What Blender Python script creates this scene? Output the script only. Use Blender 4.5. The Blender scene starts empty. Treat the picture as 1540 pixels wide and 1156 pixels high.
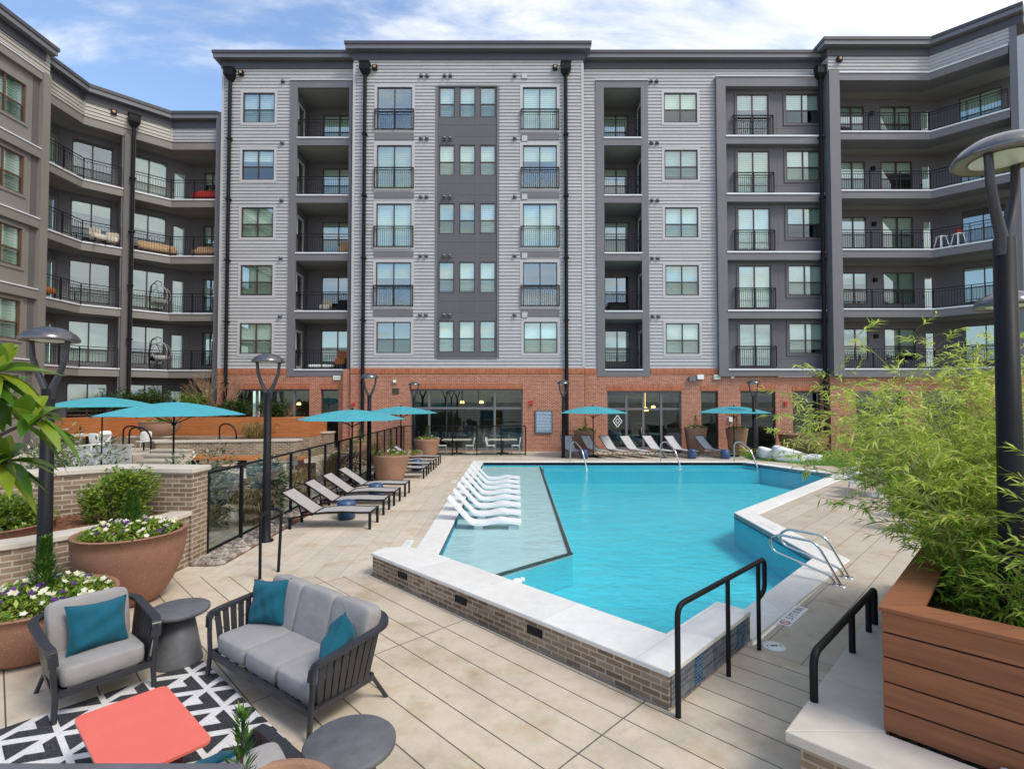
import bpy, math, random
from mathutils import Vector, Matrix
from mathutils.geometry import tessellate_polygon
R = math.radians
random.seed(7)
S = bpy.context.scene
COL = S.collection
PI = math.pi

# ------------------------------------------------------------------ camera
cam_d = bpy.data.cameras.new("camera"); cam = bpy.data.objects.new("camera", cam_d); COL.objects.link(cam)
cam_d.sensor_width = 36; cam_d.lens = 780/1540*36
cam_d.clip_end = 2000; cam_d.clip_start = 0.05
cam.location = (0, 0, 2.85); cam.rotation_euler = (R(90+1.615), 0, 0)
S.camera = cam

# ------------------------------------------------------------------ world, sun, exposure
SUN_EL, SUN_AZ = 52, 128          # azimuth measured clockwise from +Y
w = bpy.data.worlds.new("World"); S.world = w; w.use_nodes = True
nt = w.node_tree; N = nt.nodes; Lk = nt.links
bg = N['Background']
sky = N.new('ShaderNodeTexSky'); sky.sky_type = 'NISHITA'; sky.sun_disc = False
sky.sun_elevation = R(SUN_EL); sky.sun_rotation = R(SUN_AZ)
sky.air_density = 1.0; sky.dust_density = 0.6; sky.ozone_density = 1.6
tc = N.new('ShaderNodeTexCoord'); sp = N.new('ShaderNodeSeparateXYZ'); Lk.new(tc.outputs['Generated'], sp.inputs[0])
def wmath(op, a, b=None, c=None):
    m = N.new('ShaderNodeMath'); m.operation = op
    for i, v in enumerate((a, b, c)):
        if v is None: continue
        if isinstance(v, (int, float)): m.inputs[i].default_value = v
        else: Lk.new(v, m.inputs[i])
    return m.outputs[0]
zz = wmath('ADD', wmath('MAXIMUM', sp.outputs[2], 0.0), 0.14)
cx = wmath('DIVIDE', sp.outputs[0], zz); cy = wmath('DIVIDE', sp.outputs[1], zz)
cb = N.new('ShaderNodeCombineXYZ'); Lk.new(wmath('MULTIPLY', cx, 0.8), cb.inputs[0]); Lk.new(wmath('MULTIPLY', cy, 1.7), cb.inputs[1])
ns = N.new('ShaderNodeTexNoise'); ns.inputs['Scale'].default_value = 1.9; ns.inputs['Detail'].default_value = 10
ns.inputs['Roughness'].default_value = 0.62; ns.inputs['Distortion'].default_value = 0.35
Lk.new(cb.outputs[0], ns.inputs['Vector'])
cov = wmath('ADD', ns.outputs['Fac'], wmath('MULTIPLY', sp.outputs[0], 0.26))
mr = N.new('ShaderNodeMapRange'); mr.inputs[1].default_value = 0.34; mr.inputs[2].default_value = 0.64; mr.clamp = True
mr.interpolation_type = 'SMOOTHSTEP'; Lk.new(cov, mr.inputs[0])
ns2 = N.new('ShaderNodeTexNoise'); ns2.inputs['Scale'].default_value = 2.6; ns2.inputs['Detail'].default_value = 6
Lk.new(cb.outputs[0], ns2.inputs['Vector'])
crw = N.new('ShaderNodeValToRGB'); crw.color_ramp.elements[0].position = 0.33; crw.color_ramp.elements[0].color = (2.9, 3.15, 3.6, 1)
crw.color_ramp.elements[1].position = 0.58; crw.color_ramp.elements[1].color = (4.5, 4.5, 4.5, 1)
Lk.new(ns2.outputs['Fac'], crw.inputs[0])
mixw = N.new('ShaderNodeMix'); mixw.data_type = 'RGBA'
Lk.new(mr.outputs[0], mixw.inputs[0]); Lk.new(sky.outputs[0], mixw.inputs[6]); Lk.new(crw.outputs[0], mixw.inputs[7])
Lk.new(mixw.outputs[2], bg.inputs[0]); bg.inputs[1].default_value = 0.15
sun_d = bpy.data.lights.new("sun", 'SUN'); sun = bpy.data.objects.new("sun", sun_d); COL.objects.link(sun)
sun_d.energy = 1.35; sun_d.angle = R(18); sun_d.color = (1, .95, .87)
sdir = Vector((math.sin(R(SUN_AZ))*math.cos(R(SUN_EL)), math.cos(R(SUN_AZ))*math.cos(R(SUN_EL)), math.sin(R(SUN_EL))))
sun.rotation_euler = sdir.to_track_quat('Z', 'Y').to_euler(); sun.location = sdir*60
vs = S.view_settings; vs.view_transform = 'Standard'; vs.look = 'None'; vs.gamma = 1; vs.use_curve_mapping = False
vs.exposure = 0.92
S.cycles.max_bounces = 8; S.cycles.transparent_max_bounces = 16; S.cycles.use_denoising = True
S.cycles.caustics_reflective = False; S.cycles.caustics_refractive = False

# ------------------------------------------------------------------ materials
class NB:
    def __init__(s, name):
        s.m = bpy.data.materials.new(name); s.m.use_nodes = True; s.t = s.m.node_tree; s.n = s.t.nodes
        s.p = s.n['Principled BSDF']; s.out = s.n['Material Output']
    def new(s, ty, **kw):
        nd = s.n.new(ty)
        for k, v in kw.items():
            if hasattr(nd, k): setattr(nd, k, v)
            else: nd.inputs[k.replace('_', ' ')].default_value = v
        return nd
    def link(s, a, b): s.t.links.new(a, b)
    def uv(s, sc=(1,1,1), rot=0, loc=(0,0,0)):
        t = s.new('ShaderNodeTexCoord'); m = s.new('ShaderNodeMapping')
        m.inputs['Scale'].default_value = sc; m.inputs['Rotation'].default_value = (0,0,rot); m.inputs['Location'].default_value = loc
        s.link(t.outputs['UV'], m.inputs[0]); return m.outputs[0]
    def obj(s, sc=(1,1,1)):
        t = s.new('ShaderNodeTexCoord'); m = s.new('ShaderNodeMapping'); m.inputs['Scale'].default_value = sc
        s.link(t.outputs['Object'], m.inputs[0]); return m.outputs[0]
    def noise(s, vec, scale, detail=4, rough=.55):
        n = s.new('ShaderNodeTexNoise'); n.inputs['Scale'].default_value = scale; n.inputs['Detail'].default_value = detail
        n.inputs['Roughness'].default_value = rough; s.link(vec, n.inputs['Vector']); return n.outputs['Fac']
    def ramp(s, fac, stops):
        r = s.new('ShaderNodeValToRGB'); e = r.color_ramp.elements
        e[0].position, e[0].color = stops[0][0], (*stops[0][1], 1); e[1].position, e[1].color = stops[-1][0], (*stops[-1][1], 1)
        for p, c in stops[1:-1]:
            k = e.new(p); k.color = (*c, 1)
        s.link(fac, r.inputs[0]); return r.outputs[0]
    def mix(s, fac, a, b, mode='MIX'):
        m = s.new('ShaderNodeMix'); m.data_type = 'RGBA'; m.blend_type = mode
        for i, v in ((0, fac), (6, a), (7, b)):
            if isinstance(v, (int, float)): m.inputs[i].default_value = v
            elif isinstance(v, tuple): m.inputs[i].default_value = (*v, 1)
            else: s.link(v, m.inputs[i])
        return m.outputs[2]
    def math(s, op, a, b=0.0):
        m = s.new('ShaderNodeMath'); m.operation = op
        for i, v in enumerate((a, b)):
            if isinstance(v, (int, float)): m.inputs[i].default_value = v
            else: s.link(v, m.inputs[i])
        return m.outputs[0]
    def bump(s, h, strength=.3, dist=.01):
        b = s.new('ShaderNodeBump'); b.inputs['Strength'].default_value = strength; b.inputs['Distance'].default_value = dist
        s.link(h, b.inputs['Height']); s.link(b.outputs[0], s.p.inputs['Normal']); return b
    def base(s, c, rough=.6, metal=0, spec=.5):
        if isinstance(c, tuple): s.p.inputs['Base Color'].default_value = (*c, 1)
        else: s.link(c, s.p.inputs['Base Color'])
        if isinstance(rough, (int, float)): s.p.inputs['Roughness'].default_value = rough
        else: s.link(rough, s.p.inputs['Roughness'])
        s.p.inputs['Metallic'].default_value = metal; s.p.inputs['Specular IOR Level'].default_value = spec
        return s.m
def lerp3(c, k): return tuple(min(1, x*k) for x in c)
def m_noisy(name, c, rough=.6, amp=.12, scale=3, metal=0, bump=0, bscale=60, spec=.5):
    b = NB(name); v = b.obj(); f = b.noise(v, scale, 6, .65)
    col = b.ramp(f, [(.3, lerp3(c, 1-amp)), (.7, lerp3(c, 1+amp))])
    if bump: b.bump(b.noise(v, bscale, 3), bump, .004)
    return b.base(col, rough, metal, spec)
def m_brick(name, c1, c2, mortar, bw=.21, bh=.072, msize=.011, rot=0, dirt=.25):
    b = NB(name); v = b.uv(rot=rot)
    t = b.new('ShaderNodeTexBrick'); b.link(v, t.inputs['Vector'])
    t.inputs['Color1'].default_value = (*c1, 1); t.inputs['Color2'].default_value = (*c2, 1); t.inputs['Mortar'].default_value = (*mortar, 1)
    t.inputs['Scale'].default_value = 1; t.inputs['Brick Width'].default_value = bw; t.inputs['Row Height'].default_value = bh
    t.inputs['Mortar Size'].default_value = msize; t.inputs['Bias'].default_value = -.1; t.inputs['Mortar Smooth'].default_value = .2
    f = b.noise(b.obj(), 1.3, 6, .7)
    col = b.mix(dirt, t.outputs['Color'], b.ramp(f, [(.3, (.45,.42,.4)), (.7, (1.0,1.0,1.0))]), 'MULTIPLY')
    f2 = b.noise(b.uv(sc=(1/bw, 1/bh, 1)), .9, 2)
    col = b.mix(.35, col, b.ramp(f2, [(.35, (.55,.5,.5)), (.65, (1.25,1.2,1.15))]), 'MULTIPLY')
    b.bump(b.math('SUBTRACT', 1.0, t.outputs['Fac']), .6, .008)
    return b.base(col, .85, 0, .3)
def m_tiles(name, c, bw, bh, rot, joint=.012, jc=(.16,.14,.12), amp=.2, offset=0, loc=(0,0,0)):
    b = NB(name); v = b.uv(rot=rot, loc=loc)
    t = b.new('ShaderNodeTexBrick'); b.link(v, t.inputs['Vector']); t.offset = offset
    t.inputs['Color1'].default_value = (*lerp3(c, .94), 1); t.inputs['Color2'].default_value = (*lerp3(c, 1.06), 1)
    t.inputs['Mortar'].default_value = (*jc, 1); t.inputs['Scale'].default_value = 1; t.inputs['Brick Width'].default_value = bw
    t.inputs['Row Height'].default_value = bh; t.inputs['Mortar Size'].default_value = joint; t.inputs['Mortar Smooth'].default_value = .1
    o = b.obj(); f = b.noise(o, .55, 8, .7); g = b.noise(o, 7, 8, .75); h = b.noise(o, 1.7, 5, .6)
    col = b.mix(.8, t.outputs['Color'], b.ramp(f, [(.32, (1-amp, 1-amp*1.02, 1-amp*1.1)), (.5, (1,1,1)), (.7, (1.05,1.05,1.06))]), 'MULTIPLY')
    col = b.mix(.7, col, b.ramp(g, [(.3, (.86,.86,.86)), (.7, (1.08,1.08,1.08))]), 'MULTIPLY')
    col = b.mix(.8 if amp > .1 else .15, col, b.ramp(h, [(.52, (1,1,1)), (.72, (.80,.69,.54))]), 'MULTIPLY')
    col = b.mix(.6 if amp > .1 else .1, col, b.ramp(b.noise(o, 2.9, 9, .75), [(.30, (.62,.60,.58)), (.42, (1,1,1))]), 'MULTIPLY')
    b.bump(b.mix(.15, t.outputs['Fac'], g), .25, .004)
    return b.base(col, b.ramp(f, [(.3, (.55,.55,.55)), (.7, (.8,.8,.8))]), 0, .35)
def m_leaf(name, dark, light, mid=None, trans=.35, rough=.45):
    b = NB(name); g = b.new('ShaderNodeNewGeometry')
    stops = [(0.0, dark), (1.0, light)] if mid is None else [(0.0, dark), (.5, mid), (1.0, light)]
    col = b.ramp(g.outputs['Random Per Island'], stops)
    b.base(col, rough, 0, .4)
    tr = b.new('ShaderNodeBsdfTranslucent'); b.link(b.mix(.5, col, (.5,.6,.05), 'MULTIPLY'), tr.inputs[0]); b.link(col, tr.inputs[0])
    ms = b.new('ShaderNodeMixShader'); ms.inputs[0].default_value = trans
    b.link(b.p.outputs[0], ms.inputs[1]); b.link(tr.outputs[0], ms.inputs[2]); b.link(ms.outputs[0], b.out.inputs[0])
    return b.m
def m_glass(name, tint, ior=1.5, rough=.0, gain=1.0, gcol=(1,1,1), bumpy=0, cap=.45):
    b = NB(name); b.n.remove(b.p)
    t = b.new('ShaderNodeBsdfTransparent'); t.inputs[0].default_value = (*tint, 1)
    g = b.new('ShaderNodeBsdfGlossy'); g.inputs['Roughness'].default_value = rough; g.inputs[0].default_value = (*gcol, 1)
    f = b.new('ShaderNodeFresnel'); f.inputs[0].default_value = ior
    if bumpy:
        bp = b.new('ShaderNodeBump'); bp.inputs['Strength'].default_value = bumpy; bp.inputs['Distance'].default_value = .02
        b.link(b.noise(b.obj((1,1,1)), .9, 2), bp.inputs['Height'])
        b.link(bp.outputs[0], g.inputs['Normal'])
    fac = b.math('MINIMUM', b.math('MULTIPLY', f.outputs[0], gain), cap)
    ms = b.new('ShaderNodeMixShader'); b.link(fac, ms.inputs[0]); b.link(t.outputs[0], ms.inputs[1]); b.link(g.outputs[0], ms.inputs[2])
    b.link(ms.outputs[0], b.out.inputs[0]); return b.m
def m_water():
    b = NB('pool_water'); b.n.remove(b.p)
    o = b.obj((1,1.5,1)); n1 = b.noise(o, 1.5, 5, .6); n2 = b.noise(o, 6.5, 4, .6)
    h = b.math('ADD', n1, b.math('MULTIPLY', n2, .35))
    bp = b.new('ShaderNodeBump'); bp.inputs['Strength'].default_value = .8; bp.inputs['Distance'].default_value = .12; b.link(h, bp.inputs['Height'])
    t = b.new('ShaderNodeBsdfRefraction'); t.inputs['IOR'].default_value = 1.33; t.inputs['Roughness'].default_value = 0
    tt = b.new('ShaderNodeBsdfTransparent'); tt.inputs[0].default_value = (.80,.965,.98,1)
    g = b.new('ShaderNodeBsdfGlossy'); g.inputs['Roughness'].default_value = .04; b.link(bp.outputs[0], g.inputs['Normal'])
    f = b.new('ShaderNodeFresnel'); f.inputs[0].default_value = 1.25; b.link(bp.outputs[0], f.inputs['Normal'])
    fac = b.math('MINIMUM', b.math('MULTIPLY', f.outputs[0], 1.0), .45)
    ms = b.new('ShaderNodeMixShader'); b.link(fac, ms.inputs[0]); b.link(tt.outputs[0], ms.inputs[1]); b.link(g.outputs[0], ms.inputs[2])
    b.n.remove(t); b.link(ms.outputs[0], b.out.inputs[0]); return b.m
def m_basin(name, a, c):
    b = NB(name); o = b.obj(); f = b.mix(.45, b.noise(o, .8, 6, .6), b.noise(o, 4.5, 4, .7)); v = b.new('ShaderNodeTexVoronoi'); v.feature = 'DISTANCE_TO_EDGE'
    v.inputs['Scale'].default_value = 2.6
    wv = b.mix(.25, o, b.new('ShaderNodeTexNoise', Scale=2.2).outputs['Color']); b.link(wv, v.inputs['Vector'])
    return b.base(b.ramp(f, [(.3, a), (.7, c)]), .7, 0, .2)
def m_wood(name, c, pitch=.14, amp=.25):
    b = NB(name); v = b.uv(sc=(1.2, 14, 1)); f = b.noise(v, 1.6, 6, .65); g = b.noise(b.uv(sc=(.3, 1/pitch, 1)), 1.1, 1)
    col = b.ramp(f, [(.28, lerp3(c, 1-amp)), (.55, c), (.75, lerp3(c, 1+amp*.8))])
    col = b.mix(.5, col, b.ramp(g, [(.3, (.75,.72,.7)), (.7, (1.2,1.15,1.1))]), 'MULTIPLY')
    b.bump(f, .15, .003); return b.base(col, .62, 0, .3)
def m_speckle(name, c, spots=(.75,.6,.5)):
    b = NB(name); o = b.obj(); v = b.new('ShaderNodeTexVoronoi'); v.inputs['Scale'].default_value = 55; b.link(o, v.inputs['Vector'])
    f = b.noise(o, 2.2, 5, .6); h = b.noise(o, 120, 2)
    col = b.ramp(f, [(.3, lerp3(c, .84)), (.7, lerp3(c, 1.14))])
    m = b.math('LESS_THAN', v.outputs['Distance'], .16)
    sep = b.new('ShaderNodeSeparateColor'); b.link(v.outputs['Color'], sep.inputs[0])
    m2 = b.math('MULTIPLY', m, b.math('GREATER_THAN', sep.outputs[0], .55))
    col = b.mix(m2, col, spots); b.bump(h, .35, .003); return b.base(col, .75, 0, .3)
def m_fabric(name, c, amp=.1, scale=350):
    b = NB(name); o = b.obj(); f = b.noise(o, scale, 2, .5); g = b.noise(o, 5, 4)
    col = b.ramp(f, [(.35, lerp3(c, 1-amp*1.6)), (.65, lerp3(c, 1+amp*1.6))])
    col = b.mix(.6, col, b.ramp(g, [(.3, (.88,.88,.88)), (.7, (1.1,1.1,1.1))]), 'MULTIPLY')
    b.bump(b.math('ADD', b.math('MULTIPLY', f, .12), b.math('MULTIPLY', g, 2.0)), .4, .02)
    b.base(col, .9, 0, .15); b.p.inputs['Sheen Weight'].default_value = .1; return b.m
def m_sign(name, c, strength):
    b = NB(name); b.base(c, .5); b.p.inputs['Emission Color'].default_value = (*c, 1); b.p.inputs['Emission Strength'].default_value = strength; return b.m

M = {}
M['siding'] = m_tiles('pale_grey_siding', (.435,.43,.435), 3.66, .19, 0, .004, (.25,.25,.25), .07, .37)
M['siding_trim'] = m_noisy('grey_trim', (.47,.465,.47), .6, .04, 1)
M['siding_warm'] = m_noisy('warm_grey_siding', (.40,.375,.335), .6, .05, .8)
M['panel'] = m_noisy('charcoal_panel', (.105,.100,.110), .6, .07, .6)
M['panel_lt'] = m_noisy('slate_band', (.155,.150,.160), .6, .06, .8)
M['taupe'] = m_noisy('taupe_panel', (.215,.195,.175), .6, .06, .6)
M['taupe_dk'] = m_noisy('dark_taupe_panel', (.115,.106,.102), .6, .06, .6)
M['roof_dk'] = m_noisy('roof_edge_dark', (.055,.055,.065), .45, .06, 1)
M['roof_lt'] = m_noisy('roof_edge_grey', (.15,.15,.165), .4, .06, 1)
M['flash'] = m_noisy('white_flashing', (.74,.75,.78), .4, .04, 2)
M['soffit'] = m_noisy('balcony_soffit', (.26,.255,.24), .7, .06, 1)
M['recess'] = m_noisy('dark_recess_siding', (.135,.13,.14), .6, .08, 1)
M['frame'] = m_noisy('bronze_window_frame', (.045,.033,.028), .4, .1, 4)
M['frame_br'] = m_noisy('brown_window_frame', (.125,.06,.035), .45, .1, 4)
M['black'] = m_noisy('black_metal', (.012,.012,.014), .5, .15, 6, .0, spec=.16)
M['dkgrey'] = m_noisy('charcoal_metal', (.045,.045,.052), .38, .12, 6, .3)
M['pane'] = m_glass('window_glass', (.84,.97,.90), 1.55, 0, 6.5, (.90,1,.99), .05, .36)
M['pane_dk'] = m_glass('storefront_glass', (.52,.76,.76), 1.5, 0, 2.0, (.8,.95,.96), .02, .3)
M['screen'] = m_glass('insect_screen', (.74,.74,.73), 1.02, .6, .1)
M['fglass'] = m_glass('fence_glass', (.80,.86,.84), 1.45, 0, 1.3)
M['blind'] = m_noisy('pale_blind', (.82,.88,.80), .8, .05, 3)
M['blind_w'] = m_noisy('white_blind', (.82,.84,.80), .8, .04, 3)
M['blind_d'] = m_noisy('sage_blind', (.46,.55,.48), .8, .08, 3)
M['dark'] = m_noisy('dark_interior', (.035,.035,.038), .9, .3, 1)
M['room'] = m_noisy('lounge_interior', (.17,.15,.135), .8, .4, .8)
M['brick'] = m_brick('red_brick', (.36,.09,.042), (.50,.17,.09), (.60,.46,.36), msize=.011)
M['brick_s'] = m_brick('red_soldier_brick', (.42,.10,.04), (.50,.16,.07), (.48,.30,.21), bw=.072, bh=.3, msize=.01)
M['brick_t'] = m_brick('tan_brick', (.23,.16,.105), (.44,.335,.235), (.54,.47,.38), bw=.205, bh=.062, msize=.010, dirt=.7)
M['brick_t2'] = m_brick('pink_tan_brick', (.23,.16,.105), (.40,.295,.205), (.54,.48,.39), bw=.24, bh=.078, msize=.012, dirt=.55)
M['cap'] = m_noisy('limestone_cap', (.56,.50,.42), .75, .13, 2.2, 0, .2, 90)
M['coping'] = m_tiles('pool_coping', (.76,.735,.69), 1.2, 3.0, 0, .003, (.55,.52,.47), .07)
M['ledge_cap'] = m_tiles('ledge_coping', (.76,.735,.69), 1.22, 5.0, R(45), .003, (.52,.49,.44), .09, 0, (.3,2.4,0))
M['deck'] = m_tiles('deck_paving', (.575,.50,.40), 1.2, .4, R(90), .005, (.36,.31,.25), .16, .5)
M['terrace'] = m_tiles('terrace_paving', (.565,.48,.37), 2.6, .325, R(45), .007, (.12,.10,.08), .36, 0, (.03, -.135, 0))
M['ramp'] = m_tiles('side_paving', (.50,.43,.34), 3.2, .45, R(-45), .006, (.20,.17,.14), .18, .4)
M['ground'] = m_noisy('ground', (.40,.35,.28), .9, .1, .5)
M['water'] = m_water()
M['basin'] = m_basin('pool_plaster_blue', (.065,.58,.70), (.13,.70,.79))
M['shelf'] = m_basin('shelf_plaster_pale', (.60,.66,.65), (.73,.78,.77))
M['mosaic'] = m_brick('blue_mosaic', (.015,.05,.14), (.06,.17,.30), (.25,.33,.4), bw=.06, bh=.03, msize=.003, dirt=.2)
M['mosaic_g'] = m_brick('slate_mosaic', (.10,.12,.15), (.20,.22,.25), (.30,.31,.32), bw=.15, bh=.05, msize=.004, dirt=.4)
M['wood'] = m_wood('cedar_planter', (.27,.105,.048))
M['wood_o'] = m_wood('orange_wood', (.46,.165,.055))
M['wood_b'] = m_wood('tan_wood', (.45,.27,.13))
M['terra'] = m_speckle('terracotta_aggregate', (.29,.145,.095))
M['terra_l'] = m_speckle('tan_terracotta', (.34,.19,.125), (.5,.36,.27))
M['soil'] = m_noisy('mulch', (.21,.085,.04), .95, .5, 18, 0, .8, 40)
b_r = NB('river_rock'); gn = b_r.new('ShaderNodeNewGeometry'); M['rock'] = b_r.base(b_r.ramp(gn.outputs['Random Per Island'], [(0,(.09,.08,.075)),(.5,(.26,.21,.17)),(1,(.46,.41,.36))]), .6)
M['teal'] = m_fabric('teal_canvas', (.055,.34,.40), .05, 200)
M['pillow'] = m_fabric('teal_pillow', (.010,.095,.14), .16)
M['cushion'] = m_fabric('grey_cushion', (.30,.285,.28), .08)
M['cushion2'] = m_fabric('light_grey_cushion', (.40,.40,.42), .08)
M['sling'] = m_fabric('grey_sling', (.37,.345,.325), .06)
M['sling_d'] = m_fabric('silver_sling', (.47,.46,.46), .06)
M['white_pl'] = m_noisy('white_plastic', (.82,.83,.83), .35, .03, 2)
M['concrete'] = m_noisy('dark_concrete', (.115,.115,.125), .6, .28, 5, 0, .25, 60)
M['coral'] = m_noisy('coral_paint', (.80,.165,.125), .30, .05, 4, 0, .05, 30)
M['coral_d'] = m_noisy('dark_red_wood', (.17,.025,.022), .5, .15, 6)
M['rug_w'] = m_fabric('rug_white', (.66,.64,.62), .1, 160)
M['rug_b'] = m_fabric('rug_black', (.03,.03,.033), .9, 130)
M['steel'] = m_noisy('stainless_steel', (.62,.60,.57), .16, .05, 4, 1)
M['lampd'] = m_noisy('lamp_dome', (.16,.155,.16), .24, .08, 3, .75)
M['lamp_in'] = m_noisy('lamp_underside', (.17,.165,.12), .5, .1, 3)
M['lamp_gl'] = m_noisy('lamp_lens', (.62,.68,.62), .3, .04, 4)
M['lawn'] = m_noisy('artificial_turf', (.055,.17,.025), .9, .25, 6)
M['blue_pl'] = m_noisy('navy_plastic', (.035,.08,.18), .4, .1, 3)
M['bamboo'] = m_leaf('bamboo_leaf', (.30,.44,.05), (.84,.84,.26), (.54,.66,.11), .55)
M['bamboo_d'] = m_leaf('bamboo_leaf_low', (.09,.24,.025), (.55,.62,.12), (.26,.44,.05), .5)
M['culm'] = m_noisy('bamboo_culm', (.24,.23,.06), .5, .2, 8)
M['bush'] = m_leaf('bush_leaf', (.08,.17,.02), (.46,.54,.09), (.20,.32,.04), .35)
M['bush_d'] = m_leaf('dark_bush_leaf', (.02,.06,.015), (.14,.22,.06), (.06,.12,.03), .25)
M['sage'] = m_leaf('variegated_leaf', (.04,.08,.025), (.62,.64,.50), (.20,.25,.13), .25)
M['conifer'] = m_leaf('conifer_leaf', (.02,.09,.015), (.17,.27,.03), (.06,.17,.02), .2)
M['magn'] = m_leaf('glossy_leaf', (.045,.13,.015), (.26,.34,.03), (.12,.24,.02), .3, .28)
M['straw'] = m_leaf('dry_grass', (.16,.10,.035), (.50,.38,.17), (.32,.23,.09), .25)
M['twig'] = m_noisy('bare_twig', (.33,.20,.125), .8, .2, 8)
M['bark'] = m_noisy('dark_bark', (.05,.035,.025), .8, .3, 12)
M['fl_p'] = m_leaf('purple_petal', (.03,.008,.09), (.12,.03,.22), None, .2)
M['fl_w'] = m_leaf('cream_petal', (.60,.56,.30), (.80,.78,.68), None, .2)
M['red'] = m_noisy('red_fabric', (.5,.03,.025), .8, .1, 5)
M['tan_c'] = m_fabric('tan_cushion', (.50,.33,.19), .1)
M['sign'] = m_noisy('sign_blue', (.16,.27,.36), .45, .06, 3)
M['text_w'] = m_noisy('white_lettering', (.85,.86,.86), .5, .02, 3)
M['text_k'] = m_noisy('black_lettering', (.02,.02,.02), .5, .02, 3)
M['text_r'] = m_noisy('red_lettering', (.55,.03,.03), .5, .02, 3)
M['marble'] = m_noisy('depth_tile', (.78,.77,.74), .4, .04, 3)
M['green_s'] = m_noisy('green_lettering', (.10,.38,.08), .5, .02, 3)
M['bulb'] = m_sign('warm_lamp', (1.0,.55,.16), 3.0)

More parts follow.
